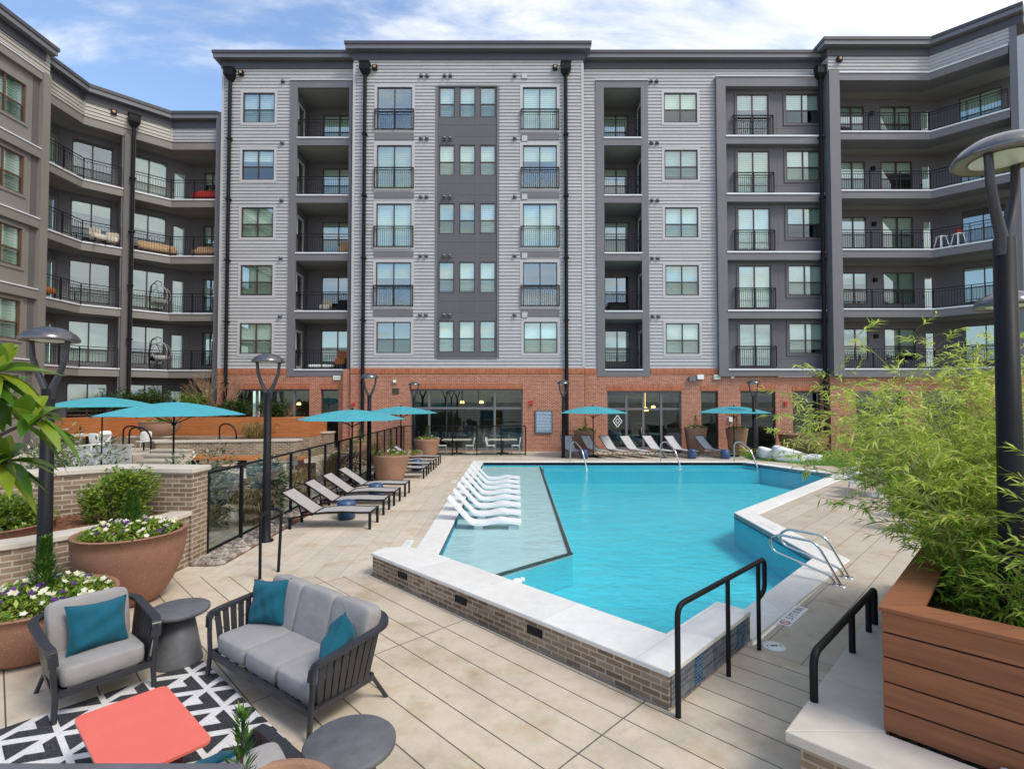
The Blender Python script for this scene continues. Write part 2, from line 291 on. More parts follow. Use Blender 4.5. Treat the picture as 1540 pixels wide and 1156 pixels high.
# ------------------------------------------------------------------ mesh builder
class MB:
    def __init__(s, T=None): s.v = []; s.f = []; s.sm = []; s.T = T
    def add(s, vs, fs, smooth=False):
        o = len(s.v)
        if s.T is not None: vs = [s.T @ Vector(p) for p in vs]
        s.v.extend([tuple(p) for p in vs]); s.f.extend([tuple(i+o for i in f) for f in fs]); s.sm.extend([smooth]*len(fs))
    def quad(s, a, b, c, d): s.add([a, b, c, d], [(0,1,2,3)])
    def box(s, x0, x1, y0, y1, z0, z1):
        if x0 > x1: x0, x1 = x1, x0
        if y0 > y1: y0, y1 = y1, y0
        if z0 > z1: z0, z1 = z1, z0
        s.add([(x0,y0,z0),(x1,y0,z0),(x1,y1,z0),(x0,y1,z0),(x0,y0,z1),(x1,y0,z1),(x1,y1,z1),(x0,y1,z1)],
              [(0,3,2,1),(4,5,6,7),(0,1,5,4),(1,2,6,5),(2,3,7,6),(3,0,4,7)])
    def beam(s, p, q, w, h, up=(0,0,1)):
        p, q = Vector(p), Vector(q); d = (q-p)
        if d.length < 1e-6: return
        d.normalize(); u = Vector(up)
        if abs(d.dot(u)) > .98: u = Vector((0,1,0)) if abs(d.y) < .9 else Vector((1,0,0))
        a = d.cross(u).normalized()*w/2; b = a.cross(d).normalized()*h/2
        vs = [p-a-b, p+a-b, p+a+b, p-a+b, q-a-b, q+a-b, q+a+b, q-a+b]
        s.add(vs, [(0,1,2,3),(7,6,5,4),(0,4,5,1),(1,5,6,2),(2,6,7,3),(3,7,4,0)])
    def tube(s, pts, r, n=8, smooth=True, caps=True):
        pts = [Vector(p) for p in pts]; k = len(pts); rs = r if isinstance(r, (list, tuple)) else [r]*k
        t0 = (pts[1]-pts[0]).normalized(); a = t0.orthogonal().normalized(); vs = []
        for i, p in enumerate(pts):
            t = ((pts[min(i+1, k-1)]-pts[max(i-1, 0)]))
            t = t.normalized() if t.length > 1e-9 else t0
            a = (a - t*a.dot(t)); a = a.normalized() if a.length > 1e-6 else t.orthogonal().normalized()
            b = t.cross(a)
            for j in range(n):
                an = 2*PI*j/n; vs.append(p + (a*math.cos(an)+b*math.sin(an))*rs[i])
        fs = [(i*n+j, i*n+(j+1)%n, (i+1)*n+(j+1)%n, (i+1)*n+j) for i in range(k-1) for j in range(n)]
        s.add(vs, fs, smooth)
        if caps: s.add(vs[:n], [tuple(range(n-1, -1, -1))]); s.add(vs[-n:], [tuple(range(n))])
    def lathe(s, prof, n=32, c=(0,0,0), smooth=True, sx=1, sy=1):
        vs = [(c[0]+r*math.cos(2*PI*j/n)*sx, c[1]+r*math.sin(2*PI*j/n)*sy, c[2]+z) for r, z in prof for j in range(n)]
        fs = [(i*n+j, i*n+(j+1)%n, (i+1)*n+(j+1)%n, (i+1)*n+j) for i in range(len(prof)-1) for j in range(n)]
        s.add(vs, fs, smooth)
    def prism(s, poly, z0, z1, hole=None):
        loops = [poly]+([hole] if hole else [])
        P = [p for l in loops for p in l]; n = len(P)
        tr = tessellate_polygon([[Vector((p[0], p[1], 0)) for p in l] for l in loops])
        vs = [(p[0], p[1], z1) for p in P]
        def up(t):
            a, b, c = (P[i] for i in t); return t if (b[0]-a[0])*(c[1]-a[1])-(b[1]-a[1])*(c[0]-a[0]) > 0 else (t[0], t[2], t[1])
        tr = [up(tuple(t)) for t in tr]
        if z0 is None: s.add(vs, tr); return
        vs += [(p[0], p[1], z0) for p in P]; fs = list(tr)+[(t[0]+n, t[2]+n, t[1]+n) for t in tr]
        o = 0
        for li, l in enumerate(loops):
            m = len(l); ar = sum(l[i][0]*l[(i+1)%m][1]-l[(i+1)%m][0]*l[i][1] for i in range(m))
            flip = (ar < 0) != (li == 1)
            for i in range(m):
                a, b = o+i, o+(i+1)%m
                fs.append((a, b, b+n, a+n) if flip else (a+n, b+n, b, a))
            o += m
        s.add(vs, fs)
    def cushion(s, c, size, rot=None, e=.28, n=20, m=10, puff=.0):
        a, b, h = size[0]/2, size[1]/2, size[2]/2; vs = []
        pw = lambda x, k: math.copysign(abs(x)**k, x)
        Mx = (rot or Matrix.Identity(3))
        for i in range(m+1):
            th = -PI/2+PI*i/m
            for j in range(n):
                ph = 2*PI*j/n
                p = Vector((a*pw(math.cos(th), e)*pw(math.cos(ph), e), b*pw(math.cos(th), e)*pw(math.sin(ph), e), h*pw(math.sin(th), e if puff == 0 else puff)))
                if puff:
                    k = max(abs(p.x)/a, abs(p.y)/b); p.z *= (1-.75*k**3)
                vs.append(Vector(c)+Mx @ p)
        fs = [(i*n+j, i*n+(j+1)%n, (i+1)*n+(j+1)%n, (i+1)*n+j) for i in range(m) for j in range(n)]
        s.add(vs, fs, True)
    def leaf(s, p, d, l, w, n=None, droop=.15):
        d = d.normalized(); side = d.cross(n if n is not None else Vector((0,0,1)))
        if side.length < 1e-4: side = Vector((1,0,0))
        side.normalize(); up = side.cross(d)
        mid = p+d*l*.42+up*l*.06; tip = p+d*l-Vector((0,0,l*droop))
        s.v.extend([tuple(p), tuple(mid+side*w/2-up*w*.12), tuple(tip), tuple(mid-side*w/2-up*w*.12)])
        o = len(s.v)-4; s.f.append((o, o+1, o+2, o+3)); s.sm.append(True)
    def build(s, name, mat, parent=None, label=None, bevel=0):
        me = bpy.data.meshes.new(name); me.from_pydata(s.v, [], s.f); me.update()
        me.polygons.foreach_set('use_smooth', s.sm)
        uv = me.uv_layers.new(name='UVMap'); co = me.vertices; buf = [0.0]*(2*len(me.loops))
        for p in me.polygons:
            nx, ny, nz = p.normal
            if abs(nz) > .7:
                for li in p.loop_indices:
                    q = co[me.loops[li].vertex_index].co; buf[2*li] = q.x; buf[2*li+1] = q.y
            else:
                k = math.hypot(nx, ny) or 1; tx, ty = -ny/k, nx/k
                if abs(tx) > abs(ty) and tx < 0 or abs(ty) >= abs(tx) and ty < 0: tx, ty = -tx, -ty
                for li in p.loop_indices:
                    q = co[me.loops[li].vertex_index].co; buf[2*li] = q.x*tx+q.y*ty; buf[2*li+1] = q.z
        uv.data.foreach_set('uv', buf)
        o = bpy.data.objects.new(name, me); COL.objects.link(o); me.materials.append(M[mat] if isinstance(mat, str) else mat)
        if parent is not None: o.parent = parent
        if label: o['label'] = label
        if bevel:
            b = o.modifiers.new('bevel', 'BEVEL'); b.width = bevel; b.segments = 2; b.limit_method = 'ANGLE'; b.angle_limit = R(40)
        return o
def build_split(mb, name, mat, parent):
    n = len(mb.v); par = list(range(n))
    def find(i):
        while par[i] != i: par[i] = par[par[i]]; i = par[i]
        return i
    for f in mb.f:
        for i in f[1:]: par[find(i)] = find(f[0])
    isl = {}
    for i in range(n): isl.setdefault(find(i), []).append(i)
    bx = [[[min(mb.v[i][k] for i in I) for k in range(3)], [max(mb.v[i][k] for i in I) for k in range(3)], set(I)] for I in isl.values()]
    done = False
    while not done:
        done = True
        for a in range(len(bx)):
            for b in range(a+1, len(bx)):
                A, B = bx[a], bx[b]
                if all(A[0][k] < B[1][k]+.012 and B[0][k] < A[1][k]+.012 for k in range(3)):
                    A[0] = [min(x, y) for x, y in zip(A[0], B[0])]; A[1] = [max(x, y) for x, y in zip(A[1], B[1])]; A[2] |= B[2]; bx.pop(b); done = False; break
            if not done: break
    for lo, hi, I in bx:
        q = MB(); idx = {}
        for f, sm in zip(mb.f, mb.sm):
            if f[0] in I:
                g = []
                for i in f:
                    if i not in idx: idx[i] = len(q.v); q.v.append(mb.v[i])
                    g.append(idx[i])
                q.f.append(tuple(g)); q.sm.append(sm)
        q.build(name, mat, parent)
def tag(o, label, cat, group=None, kind=None):
    if label: o['label'] = label
    if cat: o['category'] = cat
    if group: o['group'] = group
    if kind: o['kind'] = kind
    return o
def thing(name, label, cat, loc=(0,0,0), rz=0, group=None):
    o = bpy.data.objects.new(name, None); COL.objects.link(o); o.location = loc; o.rotation_euler = (0,0,rz); o.empty_display_size = .2
    return tag(o, label, cat, group)
def copy_tree(o, parent=None):
    c = o.copy(); COL.objects.link(c)
    if parent is not None: c.parent = parent
    for ch in list(o.children): copy_tree(ch, c)
    return c
def copies(proto, spots):
    """spots: list of (x,y,z,rz,label); the first one moves the prototype itself"""
    res = []
    src = [proto]+[copy_tree(proto) for _ in spots[1:]]
    for o, (x, y, z, rz, lb) in zip(src, spots):
        o.location = (x, y, z); o.rotation_euler = (0, 0, rz); o['label'] = lb; res.append(o)
    return res
def arc(c, r, a0, a1, n, ax=(1,0,0), ay=(0,0,1)):
    ax, ay, c = Vector(ax), Vector(ay), Vector(c)
    return [c+ax*r*math.cos(a0+(a1-a0)*i/n)+ay*r*math.sin(a0+(a1-a0)*i/n) for i in range(n+1)]
def rounded(pts, r, n=5):
    pts = [Vector(p) for p in pts]; out = [pts[0]]
    for i in range(1, len(pts)-1):
        p, a, b = pts[i], pts[i-1], pts[i+1]; da, db = (a-p), (b-p); k = min(r, da.length*.49, db.length*.49)
        s, e = p+da.normalized()*k, p+db.normalized()*k
        for j in range(n+1):
            t = j/n; out.append(s*(1-t)**2+p*2*t*(1-t)+e*t*t)
    out.append(pts[-1]); return out

# ------------------------------------------------------------------ ground, pool
INNER = [(-1.3,23.4),(10.4,23.4),(11.5,21.0),(12.2,19.7),(5.55,13.05),(5.45,9.42),(1.64,5.6),(-1.35,8.59)]
OUTER = [(-1.8,23.9),(10.75,23.9),(11.95,21.2),(12.9,19.7),(6.05,12.85),(5.97,9.25),(2.82,6.1),(1.44,4.81),(-2.3,8.5),(-2.14,8.8),(-1.82,8.86)]
def structure(o): o['kind'] = 'structure'; return o
m = MB(); m.prism([(-400,-400),(400,-400),(400,400),(-400,400)], None, -.03, OUTER); structure(m.build('ground', 'ground'))
m = MB(); m.prism([(-26,-6),(34,-6),(34,34),(-26,34)], None, 0, OUTER); structure(m.build('pool_deck', 'deck'))
m = MB(); m.prism([(-20,8.42),(-2.3,8.42),(1.44,4.81),(2.68,6.05),(9,-.27),(9,-5),(-20,-5)], None, .004); structure(m.build('terrace_paving', 'terrace'))
m = MB(); m.prism([(2.68,6.05),(2.82,6.1),(5.97,9.25),(6.05,12.85),(12.9,19.7),(13.3,19.4),(25,12),(25,-5),(9,-.27)], None, .004); structure(m.build('side_paving', 'ramp'))
m = MB(); m.prism(INNER, None, -.095); structure(m.build('water', 'water'))
m = MB(); m.prism([(-5.55,9.2),(-4.95,9.0),(-4.95,11.2),(-5.2,26.0),(-5.55,26.0)], None, .012); o = m.build('gravel_strip', 'soil'); structure(o)
m = MB(); m.prism([(11.2,24.4),(13.2,22.3),(22,20),(22,28.3),(11.9,28.3)], None, .014)
m2 = MB()
for i in range(9000):
    x = random.uniform(11.4, 20); y = random.uniform(20.6, 28)
    if y < 22.9 and x < 13.2+(22.3-y)*2: continue
    if x < 11.3+(28-y)*.03+max(0,(24.4-y)*.85): continue
    m2.leaf(Vector((x,y,.01)), Vector((random.uniform(-.5,.5),random.uniform(-.5,.5),1)), random.uniform(.05,.09), .03)
o = m.build('lawn', 'lawn'); structure(o)
o = m2.build('lawn_grass', 'bush'); o['kind'] = 'stuff'; tag(o, 'short bright green turf blades by the white pod chairs', 'grass')

def inset(poly, d):
    # shrink towards the centroid line of the ledge
    out = []
    k = len(poly); ar = sum(poly[i][0]*poly[(i+1)%k][1]-poly[(i+1)%k][0]*poly[i][1] for i in range(k)); sg = 1 if ar > 0 else -1
    for i in range(k):
        a, b_, c_ = Vector(poly[i-1]), Vector(poly[i]), Vector(poly[(i+1)%k])
        u, v = (b_-a).normalized(), (c_-b_).normalized()
        n1, n2 = Vector((-u.y,u.x))*sg, Vector((-v.y,v.x))*sg; mm = (n1+n2); mm = mm/ max(.3, mm.dot(n1)) if mm.length > 1e-3 else n1
        out.append(tuple(b_+mm*d))
    return out
pool = thing('swimming_pool', 'turquoise angular swimming pool with white coping and a raised tan brick ledge', 'swimming pool', (0,0,0))
SHP = [(-1.3,23.4),(1.32,23.4),(1.2,10.3),(-1.05,8.28),(-1.35,8.59)]
b = MB(); b.prism(INNER, None, -.80)
n = len(INNER)
for i in range(n):
    p, q = INNER[i], INNER[(i+1)%n]; b.quad((*p,-.80), (*p,-.13), (*q,-.13), (*q,-.80))
b.prism([(1.4,23.39),(10.38,23.39),(10.76,22.55),(1.4,22.55)], -.79, -.26)
b.build('basin', 'basin', pool)
t = MB()
for i in range(n):
    p, q = INNER[i], INNER[(i+1)%n]; t.quad((*p,-.13), (*p,.0), (*q,.0), (*q,-.13))
t.build('tile_band', 'mosaic', pool)
s = MB(); s.prism(SHP, -.24, -.19); s.build('tanning_shelf', 'shelf', pool)
s = MB(); s.prism(inset(SHP, .004), -.79, -.24); s.build('shelf_body', 'basin', pool)
s = MB(); s.beam((1.26,23.3,-.176), (1.14,10.3,-.176), .07, .03); s.beam((1.18,10.3,-.176), (-1.05,8.3,-.176), .07, .03); s.build('shelf_edge_tile', 'dkgrey', pool)
LEDGE = [(1.44,4.81),(2.82,6.19),(2.53,6.48),(1.64,5.6),(-1.35,8.59),(-1.75,8.86),(-2.14,8.8),(-2.3,8.5)]
c = MB(); c.prism([OUTER[i] for i in (0,1,2,3,4,5)]+[(2.84,6.2),(2.55,6.49)]+[INNER[i] for i in (5,4,3,2,1,0,)]+[(-1.35,8.6),(-1.82,8.87)], -.1, .022); c.build('coping', 'coping', pool, bevel=.012)
l = MB(); l.prism(LEDGE, .305, .36); l.build('ledge_cap', 'ledge_cap', pool, bevel=.014)
LI = inset(LEDGE, .03)
l = MB(); l.prism(LI, -1.3, .305); l.build('ledge_wall', 'brick_t', pool)
e = MB(); e.prism([(1.40+.075,4.93-.06),(2.80,6.18),(2.76,6.22),(1.43,4.90)], .01, .30); e.build('tile_panel', 'mosaic_g', pool)
for f0, f1 in ((.25,.34),(.80,.90)):
    e = MB(); a0 = Vector((1.47,4.868)); a1 = Vector((2.80,6.18)); p = a0.lerp(a1, f0); q = a0.lerp(a1, f1); nn = Vector((.004,-.004))
    e.quad((*(p+nn),.02), (*(q+nn),.02), (*(q+nn),.295), (*(p+nn),.295)); e.build('mosaic_stripe', 'mosaic', pool)
for k in range(4):                                   # step lights in the brick face
    f = (.17,.43,.68)[k] if k < 3 else None
    if f is None: continue
    a0 = Vector((-2.3,8.5)); a1 = Vector((1.44,4.81)); d = (a1-a0).normalized(); nn = Vector((d.y,-d.x)); nn = nn if nn.y < 0 else -nn
    p = a0.lerp(a1, f)-nn*.03; e = MB(); e.beam((*(p-d*.11+nn*.006),.2), (*(p+d*.11+nn*.006),.2), .03, .085)
    e.build('step_light', 'black', pool)

# ------------------------------------------------------------------ facade helpers
def cells(x0, x1, z0, z1, ops):
    xs = sorted({x0, x1}|{v for o in ops for v in o[:2] if x0 < v < x1}); zs = sorted({z0, z1}|{v for o in ops for v in o[2:4] if z0 < v < z1})
    for za, zb in zip(zs, zs[1:]):
        run = None
        for xa, xb in zip(xs, xs[1:]):
            hit = any(o[0] < (xa+xb)/2 < o[1] and o[2] < (za+zb)/2 < o[3] for o in ops)
            if not hit: run = (run[0], xb) if run else (xa, xb)
            if hit and run: yield (*run, za, zb); run = None
        if run: yield (*run, za, zb)
def flat_wall(mb, x0, x1, z0, z1, ops=(), y=0):
    for xa, xb, za, zb in cells(x0, x1, z0, z1, ops): mb.quad((xa,y,za), (xb,y,za), (xb,y,zb), (xa,y,zb))
def lap(mb, x0, x1, z0, z1, ops=(), y=0, bd=.19, lip=.042):
    for xa, xb, za, zb in cells(x0, x1, z0, z1, ops):
        k0 = int(math.floor(za/bd))
        for k in range(k0, int(zb/bd)+1):
            a, b_ = max(za, k*bd), min(zb, (k+1)*bd)
            if b_-a < .004: continue
            ya = y-lip*(1-(a/bd-k)); yb = y-lip*(1-(b_/bd-k))
            mb.quad((xa,ya,a), (xb,ya,a), (xb,yb,b_), (xa,yb,b_)); mb.quad((xb,ya,a), (xa,ya,a), (xa,y+.002,a), (xb,y+.002,a))
def reveal(mb, o, y, d):
    x0, x1, z0, z1 = o[:4]
    mb.quad((x0,y,z0),(x0,y+d,z0),(x0,y+d,z1),(x0,y,z1)); mb.quad((x1,y+d,z0),(x1,y,z0),(x1,y,z1),(x1,y+d,z1))
    mb.quad((x0,y+d,z0),(x0,y,z0),(x1,y,z0),(x1,y+d,z0)); mb.quad((x0,y,z1),(x0,y+d,z1),(x1,y+d,z1),(x1,y,z1))
rnd = random.Random(3)
def window(parent, T, x0, x1, z0, z1, y=0, cols=2, rail=.44, fm='frame', name='window', blind=None, rooms=None, fw=.055):
    f = MB(T)
    ya, yb = y-.015, y+.075
    f.box(x0, x0+fw, ya, yb, z0, z1); f.box(x1-fw, x1, ya, yb, z0, z1); f.box(x0+fw, x1-fw, ya, yb, z0, z0+fw); f.box(x0+fw, x1-fw, ya, yb, z1-fw, z1)
    for i in range(1, cols):
        xm = x0+(x1-x0)*i/cols; f.box(xm-fw*.55, xm+fw*.55, ya+.01, yb, z0+fw, z1-fw)
    zr = z0+(z1-z0)*rail if rail else None
    if rail:
        for i in range(cols):
            a = x0+(x1-x0)*i/cols+fw*.6; b_ = x0+(x1-x0)*(i+1)/cols-fw*.6; f.box(a, b_, ya+.02, yb-.01, zr-.03, zr+.03)
    fo = f.build(name, fm, parent)
    p = MB(T); p.quad((x0+.02,y+.03,z0+.02),(x1-.02,y+.03,z0+.02),(x1-.02,y+.03,z1-.02),(x0+.02,y+.03,z1-.02)); p.build('pane', 'pane', fo)
    if rail:
        q = MB(T); q.quad((x0+.02,y+.018,z0+.02),(x1-.02,y+.018,z0+.02),(x1-.02,y+.018,zr),(x0+.02,y+.018,zr)); q.build('screen', 'screen', fo)
    if blind is None: blind = rnd.choice([1,1,1,1,.85,.92,.5,1,.97,.35,1,.0])
    if blind > 0:
        q = MB(T); zb = z1-(z1-z0)*blind
        k = max(1, int((z1-zb)/.12)); hh = (z1-zb)/k
        for j in range(k):
            za = zb+j*hh; q.quad((x0,y+.13,za),(x1,y+.13,za),(x1,y+.15,za+hh),(x0,y+.15,za+hh))
        q.build('blind', rnd.choice(['blind','blind','blind_w','blind_d']), fo)
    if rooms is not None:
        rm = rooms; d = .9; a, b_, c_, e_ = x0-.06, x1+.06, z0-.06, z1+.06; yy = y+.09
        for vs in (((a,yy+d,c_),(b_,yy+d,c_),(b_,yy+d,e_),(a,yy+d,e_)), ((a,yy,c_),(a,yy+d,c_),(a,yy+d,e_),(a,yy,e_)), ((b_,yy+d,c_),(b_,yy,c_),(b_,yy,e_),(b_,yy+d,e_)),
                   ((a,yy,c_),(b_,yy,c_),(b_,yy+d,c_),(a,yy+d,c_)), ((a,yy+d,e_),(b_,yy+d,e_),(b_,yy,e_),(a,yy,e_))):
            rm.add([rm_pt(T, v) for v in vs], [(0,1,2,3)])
    return fo
def rm_pt(T, v): return (T @ Vector(v)) if T is not None else v
def door(parent, T, x0, x1, z0, z1, y=0, fm='taupe'):
    f = MB(T); w_ = .13
    f.box(x0, x0+w_, y-.02, y+.05, z0, z1); f.box(x1-w_, x1, y-.02, y+.05, z0, z1); f.box(x0+w_, x1-w_, y-.02, y+.05, z0, z0+.22); f.box(x0+w_, x1-w_, y-.02, y+.05, z1-.14, z1)
    fo = f.build('door', fm, parent)
    p = MB(T); p.quad((x0+w_,y+.02,z0+.2),(x1-w_,y+.02,z0+.2),(x1-w_,y+.02,z1-.12),(x0+w_,y+.02,z1-.12)); p.build('pane', 'pane', fo)
    p = MB(T); p.quad((x0+w_,y+.08,z0+.2),(x1-w_,y+.08,z0+.2),(x1-w_,y+.08,z1-.12),(x0+w_,y+.08,z1-.12)); p.build('blind', rnd.choice(['blind','blind_w']), fo)
    h = MB(T); h.box(x0+.03, x0+.09, y-.07, y-.02, z0+.95, z0+1.1); h.build('handle', 'black', fo)
    return fo
def rail_run(mb, pts, z0, h=1.07, sp=.125, y_pick=.007):
    for p, q in zip(pts, pts[1:]):
        P, Q = Vector((*p,z0)), Vector((*q,z0)); L = (Q-P).length; d = (Q-P).normalized(); up = Vector((0,0,1))
        mb.beam(P+up*h, Q+up*h, .05, .035); mb.beam(P+up*(h-.14), Q+up*(h-.14), .03, .025); mb.beam(P+up*.1, Q+up*.1, .03, .025)
        k = max(1, round(L/1.5))
        for i in range(k+1): a = P+d*(L*i/k); mb.beam(a, a+up*h, .042, .042, up=d)
        k = int(L/sp)
        for i in range(1, k): a = P+d*(L*i/k); mb.beam(a+up*.1, a+up*(h-.14), y_pick*2, y_pick*2, up=d)
def juliet(parent, T, x0, x1, z0, z1, y=0):
    m = MB(T); yo = y-.12
    for zz_, t in ((z1,.05),(z1-.13,.03),(z0,.045)): m.box(x0, x1, yo-t/2, yo+t/2, zz_-t/2, zz_+t/2)
    for xx in (x0, x1):
        m.box(xx-.025, xx+.025, yo-.025, yo+.025, z0, z1+.02); 
        for zz_ in (z0, z1-.02): m.box(xx-.02, xx+.02, yo+.026, y-.001, zz_-.02, zz_+.02)
    xm = (x0+x1)/2; m.box(xm-.02, xm+.02, yo-.02, yo+.02, z0, z1)
    k = int((x1-x0)/.115)
    for i in range(1, k): xx = x0+(x1-x0)*i/k; m.box(xx-.008, xx+.008, yo-.008, yo+.008, z0, z1-.13)
    return m.build('juliet_railing', 'black', parent)
def wall_light(parent, T, x, z, y):
    m = MB(T); m.box(x-.13, x+.13, y-.2, y-.03, z-.13, z+.13); o = m.build('wall_light', 'black', parent)
    m = MB(T); m.cushion((x,y-.21,z+.01), (.15,.05,.15), e=.8); m.build('lens', 'tan_c', o)
def vent(parent, T, x, z, y, two=True):
    m = MB(T)
    for dx in ((-.16,.16) if two else (0,)):
        m.box(x+dx-.1, x+dx+.1, y-.05, y+.0, z-.1, z+.08); m.lathe([(.0,.09),(.095,.085),(.1,.0),(.085,-.02)], 10, (x+dx,y-.09,z-.02))
    m.build('wall_vent', 'roof_lt', parent)
def downspout(parent, T, x, z0, z1, y, r=.1):
    m = MB(T); m.tube([(x,y-.16,z0),(x,y-.16,z1)], r, 10); 
    for k in range(1, 6): zz_ = z0+(z1-z0)*k/6; m.box(x-.14, x+.14, y-.28, y-.03, zz_-.03, zz_+.03)
    o = m.build('downspout', 'black', parent)
    m = MB(T); m.prism([(x-.27,y-.42),(x+.27,y-.42),(x+.27,y-.02),(x-.27,y-.02)], z1+.12, z1+.5)
    m.add([(x-.27,y-.42,z1+.12),(x+.27,y-.42,z1+.12),(x+.27,y-.02,z1+.12),(x-.27,y-.02,z1+.12),(x-.12,y-.28,z1-.1),(x+.12,y-.28,z1-.1),(x+.12,y-.04,z1-.1),(x-.12,y-.04,z1-.1)],
          [(0,4,5,1),(1,5,6,2),(2,6,7,3),(3,7,4,0),(4,7,6,5)])
    m.box(x-.3, x+.3, y-.45, y-.02, z1+.5, z1+.54); m.build('collector_box', 'black', o)
def roof_edge(parent, poly, back, z, over=.42, mat1='roof_dk', mat2='roof_lt'):
    """stacked roof edge along the open polyline poly (outside on its right-hand side), closed at the back points"""
    P = [Vector(p) for p in poly]; 
    def off(d):
        out = []
        for i, p in enumerate(P):
            u = (P[min(i+1,len(P)-1)]-P[i]) if i < len(P)-1 else (P[i]-P[i-1]); v = (P[i]-P[i-1]) if i > 0 else u
            u.normalize(); v = v.normalized(); n1, n2 = Vector((u.y,-u.x)), Vector((v.y,-v.x)); k = n1+n2; k = k/k.dot(n1) if abs(k.dot(n1)) > .2 else n1
            out.append(tuple(p+k*d))
        return out
    bk = [tuple(b_) for b_ in back]
    m = MB(); m.prism(off(over)+bk, z-.17, z); m.build('roof', mat1, parent)
    m = MB(); m.prism(off(over-.05)+bk, z-.40, z-.172); m.build('fascia', mat2, parent)
    m = MB(); m.prism(off(.07)+bk, z-.85, z-.402); m.build('frieze', mat1, parent)
F = {2:4.5, 3:7.78, 4:11.06, 5:14.34, 6:17.62, 7:20.9}
SL = .45
def Tm(x, y, ang): return Matrix.Translation((x,y,0)) @ Matrix.Rotation(ang, 4, 'Z')

# ------------------------------------------------------------------ back block (local x = world x, y = 0 is the facade plane at 29 m)
bk = thing('apartment_building', 'tall six-storey block with pale grey lap siding over a red brick base behind the pool', 'building', (0,29,0))
rooms = MB()
lapm, trim, dk, dkl, fl, brk, sol, sof, rec, flt = MB(), MB(), MB(), MB(), MB(), MB(), MB(), MB(), MB(), MB()
def wtrim(x0, x1, z0, z1, y, wd=.14, mb=None):
    mb = mb or trim; ya, yb = y-.045, y+.07
    mb.box(x0-wd, x0, ya, yb, z0-wd, z1+wd); mb.box(x1, x1+wd, ya, yb, z0-wd, z1+wd); mb.box(x0, x1, ya, yb, z1, z1+wd); mb.box(x0, x1, ya, yb, z0-wd, z0)
# section A
AO = [(-12.56,-9.07,4.0,20.9)]
for k in range(2, 7):
    o = (-15.26, -13.46, F[k]+.88, F[k]+2.6); AO.append(o); wtrim(*o, 0); window(bk, None, *o, 0, rooms=rooms)
lap(lapm, -16.45, -8.85, 4.55, 22.0, AO, 0)
lapm.quad((-16.45,0,4.55),(-16.45,0,22.0),(-16.45,4,22.0),(-16.45,4,4.55))
trim.box(-16.47, -16.33, -.05, .0, 4.55, 21.6)
def loggia(fx0, fx1, ox0, ox1, zt, wx0, wx1, doorside, depth=2.0, flip=False):
    yf = -.10
    dkl.box(fx0, ox0, yf, 0.02, 4.12, zt); dkl.box(ox1, fx1, yf, 0.02, 4.12, zt); dkl.box(ox0, ox1, yf+.004, 0.02, zt-.42, zt)
    fl.box(fx0-.03, fx1+.03, yf-.05, .0, zt, zt+.05)
    # seams
    for k in range(2, 7):
        z = F[k]; zc = (F[k+1]-SL) if k < 6 else zt-.42
        dkl.box(ox0, ox1, yf+.012, .03, (z-SL) if k > 2 else 4.12, z-.05); fl.box(ox0-.02, ox1+.02, yf-.03, .05, z-.05, z+.02)
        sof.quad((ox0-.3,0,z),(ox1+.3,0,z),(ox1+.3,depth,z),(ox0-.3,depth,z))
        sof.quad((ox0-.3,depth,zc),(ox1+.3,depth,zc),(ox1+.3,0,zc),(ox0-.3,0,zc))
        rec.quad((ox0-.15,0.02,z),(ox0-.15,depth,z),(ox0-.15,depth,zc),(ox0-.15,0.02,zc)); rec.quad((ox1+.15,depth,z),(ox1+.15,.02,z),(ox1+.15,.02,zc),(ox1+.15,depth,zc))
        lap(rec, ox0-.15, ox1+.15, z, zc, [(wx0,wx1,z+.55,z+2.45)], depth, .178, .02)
        window(bk, None, wx0, wx1, z+.55, z+2.45, depth, rooms=rooms)
        T = Tm(ox0-.15, .35, R(90)) if doorside < 0 else Tm(ox1+.15, 1.45, R(-90))
        T = Matrix.Translation((ox0-.13,.3,0)) @ Matrix.Rotation(R(90),4,'Z') if doorside < 0 else Matrix.Translation((ox1+.13,1.3,0)) @ Matrix.Rotation(R(-90),4,'Z')
        door(bk, T, 0, 1.0, z+.02, z+2.3, 0, 'siding_trim')
        r = MB(); rail_run(r, [(ox0+.01, .05), (ox1-.01, .05)], z+.02); r.build('balcony_railing', 'black', bk)
loggia(-12.56, -9.07, -12.15, -9.22, 20.9, -11.45, -9.45, -1)
